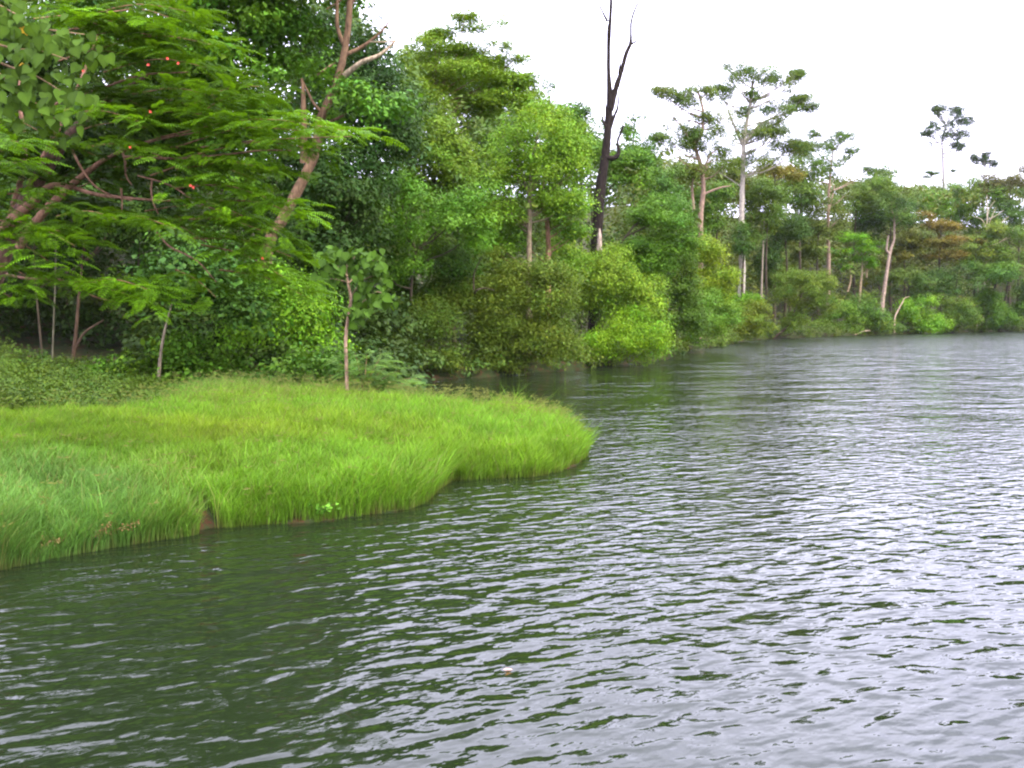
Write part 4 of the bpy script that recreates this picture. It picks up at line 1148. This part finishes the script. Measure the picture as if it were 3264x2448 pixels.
    for q in first:
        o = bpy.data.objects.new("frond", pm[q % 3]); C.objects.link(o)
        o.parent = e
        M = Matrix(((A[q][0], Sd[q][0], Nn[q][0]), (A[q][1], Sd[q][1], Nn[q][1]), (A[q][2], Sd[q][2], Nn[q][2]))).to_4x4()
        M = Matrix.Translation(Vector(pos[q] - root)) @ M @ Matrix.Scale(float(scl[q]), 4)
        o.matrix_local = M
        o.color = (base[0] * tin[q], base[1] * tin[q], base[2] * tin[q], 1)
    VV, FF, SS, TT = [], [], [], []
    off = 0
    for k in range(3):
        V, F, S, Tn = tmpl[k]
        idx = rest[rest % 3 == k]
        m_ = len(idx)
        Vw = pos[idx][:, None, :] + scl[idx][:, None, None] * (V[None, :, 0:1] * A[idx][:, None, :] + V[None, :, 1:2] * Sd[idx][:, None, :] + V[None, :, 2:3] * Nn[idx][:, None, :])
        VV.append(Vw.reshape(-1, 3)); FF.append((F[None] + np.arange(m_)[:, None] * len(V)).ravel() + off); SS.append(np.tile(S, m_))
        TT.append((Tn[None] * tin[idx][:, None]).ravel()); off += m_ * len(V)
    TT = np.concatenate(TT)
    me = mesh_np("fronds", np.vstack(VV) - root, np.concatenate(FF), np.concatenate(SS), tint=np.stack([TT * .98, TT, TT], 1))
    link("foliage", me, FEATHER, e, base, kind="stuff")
    link("twigs", tw.mesh("twigs", root), BARK, e, (.16, .09, .05), kind="stuff")
    # red flowers
    m, t, o = new_mat("red_petal")
    p = t.nodes.new("ShaderNodeBsdfPrincipled"); p.inputs["Base Color"].default_value = (.45, .03, .008, 1); p.inputs["Roughness"].default_value = .5
    t.links.new(p.outputs[0], o.inputs["Surface"])
    for (fx, fy) in [(266, 225), (473, 205), (535, 185), (568, 200), (415, 468), (608, 590), (616, 596), (116, 25), (480, 355), (838, 822), (225, 385)]:
        V = []; F = []; S = []
        c = W(fx, fy, 16.6) - root
        for k in range(5):
            a = k * 1.256 + rng.random() * .5
            d = np.array([math.cos(a), -.5, math.sin(a)]); d = unit(d) * rng.uniform(.02, .036)
            sd_ = np.array([-math.sin(a), 0, math.cos(a)]) * .013
            n0 = len(V)
            V += [c, c + d * .6 + sd_, c + d + np.array([0, 0, -.01]), c + d * .6 - sd_]
            F += [n0, n0 + 1, n0 + 2, n0 + 3]; S.append(4)
        link("flower", mesh_np("flower", V, F, S), m, e)
flame_tree()

def heart_leaf_mesh(seed):
    pts = [(0, 0), (-.06, .22), (.05, .42), (.3, .5), (.6, .36), (.85, .15), (1.08, 0)]
    V = []; F = []; S = []
    for x, y in pts: V.append((x, y, -.10 * x * x + .10 * y))
    n = len(pts)
    for x, y in pts[1:-1]: V.append((x, -y, -.10 * x * x + .10 * y))
    # midrib points
    mids = [(.25, 0), (.55, 0)]
    for x, y in mids: V.append((x, 0, -.10 * x * x - .03))
    a, b = len(V) - 2, len(V) - 1
    up_ = [0, 1, 2, 3, 4, 5, 6]; dn = [0] + list(range(n, n + 5)) + [6]
    F = []
    def quad(*q):
        F.extend(q); S.append(len(q))
    quad(0, a, 2, 1); quad(a, b, 4, 3, 2); quad(b, 6, 5, 4)
    quad(dn[1], dn[2], a, 0); quad(dn[2], dn[3], dn[4], b, a); quad(dn[4], dn[5], 6, b)
    V = np.array(V, float)
    t = np.ones((len(V), 3)); t[a] = t[b] = (1.3, 1.25, 1.1)
    me = mesh_np("leaf", V, F, S, tint=t)
    me.materials.append(BIGLEAF)
    return me

HEART = [heart_leaf_mesh(0)]
def add_leaf(e, root, pos, ax, nor, size, col):
    ax, sd_, nn = frames(np.array(ax, float), np.array(nor, float))
    o = bpy.data.objects.new("leaf", HEART[0]); C.objects.link(o); o.parent = e
    M = Matrix(((ax[0], sd_[0], nn[0]), (ax[1], sd_[1], nn[1]), (ax[2], sd_[2], nn[2]))).to_4x4()
    o.matrix_local = Matrix.Translation(Vector(pos - root)) @ M @ Matrix.Scale(float(size), 4)
    o.color = (*col, 1)

def heart_bough():
    rng = np.random.default_rng(5)
    root = np.array([-13.2, 16.5, 0.0]); root[2] = T1(root[0], root[1]) - .1
    e = empty("heart_leaved_tree", root, "tree at the top left edge showing a bough of large pale green heart-shaped leaves", "tree")
    Yd = 15.6
    tr = [root, root + np.array([.2, 0, 3]), root + np.array([.9, -.3, 5.2]), W(-260, 60, 15.9)]
    t = Tubes(1); t.add(tr, [.16, .13, .10, .05], n=18, sides=9)
    link("trunk", t.mesh("trunk", root), BARK, e, B_BROWN)
    tips = [((-260, 60), (60, 90), (150, 95), (270, 110)), ((-260, 60), (20, 150), (120, 160), (215, 190)), ((-260, 60), (0, 200), (110, 240), (240, 320)),
            ((-260, 60), (-20, 220), (60, 300), (150, 345)), ((-260, 60), (-30, 20), (20, 30), (60, 50))]
    centers = []
    for tp in tips:
        q = [W(a, b, Yd + rng.uniform(-.2, .2)) for a, b in tp]
        t = Tubes(2); t.add(q, [.03, .02, .014, .007], n=12, sides=5)
        link("limb", t.mesh("limb", root), BARK, e, (.16, .11, .06))
        sm, _ = smooth_path(q, [1] * 4, 24)
        centers.append(sm[7:])
    cc = np.vstack(centers)
    for k in range(270):
        c = cc[rng.integers(len(cc))] + rng.normal(size=3) * np.array([.22, .3, .17]) + np.array([0, 0, -.12])
        px = c[0] / c[1] * FPX + 1632
        ax = np.array([rng.normal() * .45 + .25, rng.normal() * .35 - .2, -1 + rng.normal() * .25])
        nor = np.array([rng.normal() * .4 + .1, -1 + rng.normal() * .3, .55 + rng.normal() * .3])
        b = math.exp(rng.normal() * .2)
        col = (.036 * b, .072 * b, .007 * b)
        if rng.random() < .012: col = (.5, .3, .03)
        add_leaf(e, root, c, ax, nor, rng.uniform(.13, .22), col)
heart_bough()

def sapling():
    rng = np.random.default_rng(8)
    Yd = 29.5
    base = W(1107, 1226, Yd); base[2] = T1(base[0], base[1]) - .05
    e = empty("sapling", base, "slender young tree with large heart-shaped leaves standing at the back of the grassy point", "tree")
    st = [base] + [W(a, b, Yd) for a, b in [(1104, 1150), (1102, 1080), (1110, 1010), (1118, 955), (1110, 905), (1105, 860), (1112, 810)]]
    s = Yd / FPX
    t = Tubes(4); t.add(st, [w * s / 2 for w in (13, 11, 11, 10, 9, 8, 6, 3)], n=36, sides=8, lump=.06)
    link("trunk", t.mesh("trunk", base), BARK, e, (.27, .18, .12))
    br = [[(1112, 985), (1160, 960), (1200, 930), (1240, 945)], [(1116, 950), (1150, 900), (1190, 880), (1215, 890)], [(1110, 905), (1150, 860), (1190, 830), (1210, 835)],
          [(1108, 880), (1075, 850), (1050, 830), (1035, 815)], [(1106, 850), (1130, 820), (1150, 805), (1170, 812)], [(1108, 900), (1070, 890), (1045, 890), (1030, 900)], [(1112, 985), (1125, 988), (1135, 990), (1140, 996)],
          [(1110, 830), (1095, 812), (1080, 802), (1060, 800)]]
    pts = []
    for b in br:
        q = [W(a, c, Yd + rng.uniform(-.3, .3)) for a, c in b]
        t = Tubes(6); t.add(q, [.025, .018, .012, .006], n=10, sides=5)
        link("limb", t.mesh("limb", base), BARK, e, (.22, .16, .10))
        sm, _ = smooth_path(q, [1] * 4, 16); pts.append(sm[5:])
    pts = np.vstack(pts)
    for k in range(285):
        c = pts[rng.integers(len(pts))] + rng.normal(size=3) * np.array([.14, .28, .14]) + np.array([0, 0, -.05])
        ax = np.array([rng.normal() * .6, rng.normal() * .5 - .2, -.9 + rng.normal() * .35])
        nor = np.array([rng.normal() * .5, -.8 + rng.normal() * .4, .8 + rng.normal() * .3])
        b = math.exp(rng.normal() * .22)
        add_leaf(e, base, c, ax, nor, rng.uniform(.17, .30), (.036 * b, .078 * b, .008 * b))
sapling()

# ------------------------------------------------------------------ fern-leaved shrub and small plants on the point
def fern_shrub():
    rng = np.random.default_rng(12)
    c0 = W(1160, 1222, 30); c0[2] = T1(c0[0], c0[1])
    e = empty("feathery_shrub", c0, "low spreading shrub with feathery compound leaves right of the sapling at the channel's edge", "shrub")
    tb = Tubes(8)
    V, F, S, Tn = frond_mesh(31, pairs=12)
    me = mesh_np("frond", V, F, S, tint=np.stack([Tn] * 3, 1)); me.materials.append(FEATHER)
    ends = [(1080, 1150), (1130, 1120), (1170, 1130), (1210, 1145), (1240, 1160), (1275, 1180), (1310, 1205), (1330, 1222), (1190, 1175), (1240, 1200), (1150, 1170), (1280, 1215), (1100, 1185), (1215, 1128)]
    for (a, b) in ends:
        p1 = W(a, b, 30 + rng.uniform(-.6, .6))
        q = [c0, (c0 + p1) / 2 + np.array([0, 0, .2]), p1]
        tb.add(q, [.02, .014, .006], n=8, sides=5)
        sm, _ = smooth_path(q, [1] * 3, 12)
        for k in range(13):
            c = sm[rng.integers(3, 12)] + rng.normal(size=3) * .05
            az = rng.normal() * 1.0
            d = unit(np.array([p1[0] - c0[0], p1[1] - c0[1], 0]))
            ad = np.array([d[0] * math.cos(az) - d[1] * math.sin(az), d[0] * math.sin(az) + d[1] * math.cos(az), rng.uniform(-.3, .35)])
            A, Sd, Nn = frames(ad, np.array([rng.normal() * .25, -.25 + rng.normal() * .2, 1.0]))
            o = bpy.data.objects.new("frond", me); C.objects.link(o); o.parent = e
            M = Matrix(((A[0], Sd[0], Nn[0]), (A[1], Sd[1], Nn[1]), (A[2], Sd[2], Nn[2]))).to_4x4()
            o.matrix_local = Matrix.Translation(Vector(c - c0)) @ M @ Matrix.Scale(float(rng.uniform(.8, 1.25)), 4)
            bb = math.exp(rng.normal() * .2)
            o.color = (.090 * bb, .170 * bb, .030 * bb, 1)
    link("stems", tb.mesh("stems", c0), BARK, e, (.14, .10, .05))
fern_shrub()

def weed(px, py, Yd, col, label, name, n=60, h=.28, spread=.16, size=.035, seed=1, kindc="plant"):
    rng = np.random.default_rng(seed)
    b = G(px, py, .12); b = np.array([b[0], b[1], 0.0])
    while T1(b[0], b[1]) < .06: b[1] += .04
    b[2] = T1(b[0], b[1])
    e = empty(name, b, label, kindc)
    tb = Tubes(seed)
    P = []
    for k in range(9):
        d = np.array([rng.normal() * spread, rng.normal() * spread * .6, h * rng.uniform(.6, 1)])
        tb.add([b, b + d * .5 + np.array([0, 0, .03]), b + d], [.004, .003, .0015], n=5, sides=4)
        for u in (.5, .7, .85, 1.0): P.append(b + d * u)
    P = np.array(P)
    pos = P[rng.integers(len(P), size=n)] + rng.normal(size=(n, 3)) * .025
    tint = np.exp(rng.normal(size=(n, 1)) * .25) * np.ones((1, 3))
    me = leaf_mesh("foliage", pos, rdir(rng, n) + np.array([0, -.4, .6]), rdir(rng, n), size, size * .6, tint, b)
    link("foliage", me, LEAF, e, col, kind="stuff")
    link("stems", tb.mesh("stems", b), BARK, e, (.22, .15, .07))
weed(258, 1735, 13.5, (.12, .075, .025), "small brown dried weed at the waterline in front of the near left tussock", "dry_weed", 420, .34, .20, .034, 3)
weed(985, 1655, 15.3, (.10, .24, .02), "small bright green broad-leaved weed at the water's edge below the middle tussock", "broadleaf_weed", 90, .22, .16, .09, 4)
weed(30, 1790, 12.6, (.12, .085, .03), "brownish withered weed by the water in the extreme left corner of the bank", "dry_weed", 200, .28, .22, .045, 5)
# floating leaf on open water
def floating_leaf():
    g = G(1618, 2137)
    V = .75 * np.array([(-.055, 0, .004), (-.02, .028, .012), (.03, .022, .010), (.06, 0, .006), (.03, -.022, .010), (-.02, -.026, .012), (0, 0, .004)])
    F = [0, 6, 1, 1, 6, 2, 2, 6, 3, 3, 6, 4, 4, 6, 5, 5, 6, 0]
    me = mesh_np("floating_leaf", V[:, [0, 1, 2]], F, [3] * 6, tint=np.ones((7, 3)))
    link("floating_leaf", me, LEAF, None, (.62, .34, .24), label="tiny pinkish dead leaf floating on the open water in the foreground", cat="leaf", loc=(g[0], g[1], .004))
floating_leaf()
tot = sum(len(o.data.polygons) for o in bpy.data.objects if o.type == 'MESH')
print("faces", tot)

# ------------------------------------------------------------------ air
def haze():
    b = bpy.data.meshes.new("haze")
    x0, x1, y0, y1, z0, z1 = -1600, 1900, -900, 2700, -3, 60
    v = [(x, y, z) for z in (z0, z1) for y in (y0, y1) for x in (x0, x1)]
    b.from_pydata(v, [], [(0, 2, 3, 1), (4, 5, 7, 6), (0, 1, 5, 4), (2, 6, 7, 3), (0, 4, 6, 2), (1, 3, 7, 5)])
    m, t, o = new_mat("haze_air")
    p = t.nodes.new("ShaderNodeVolumePrincipled")
    p.inputs["Color"].default_value = (.86, .90, 1.0, 1)
    p.inputs["Density"].default_value = .00004
    t.links.new(p.outputs[0], o.inputs["Volume"])
    link("haze", b, m, kind="stuff")
if HAZE: haze()
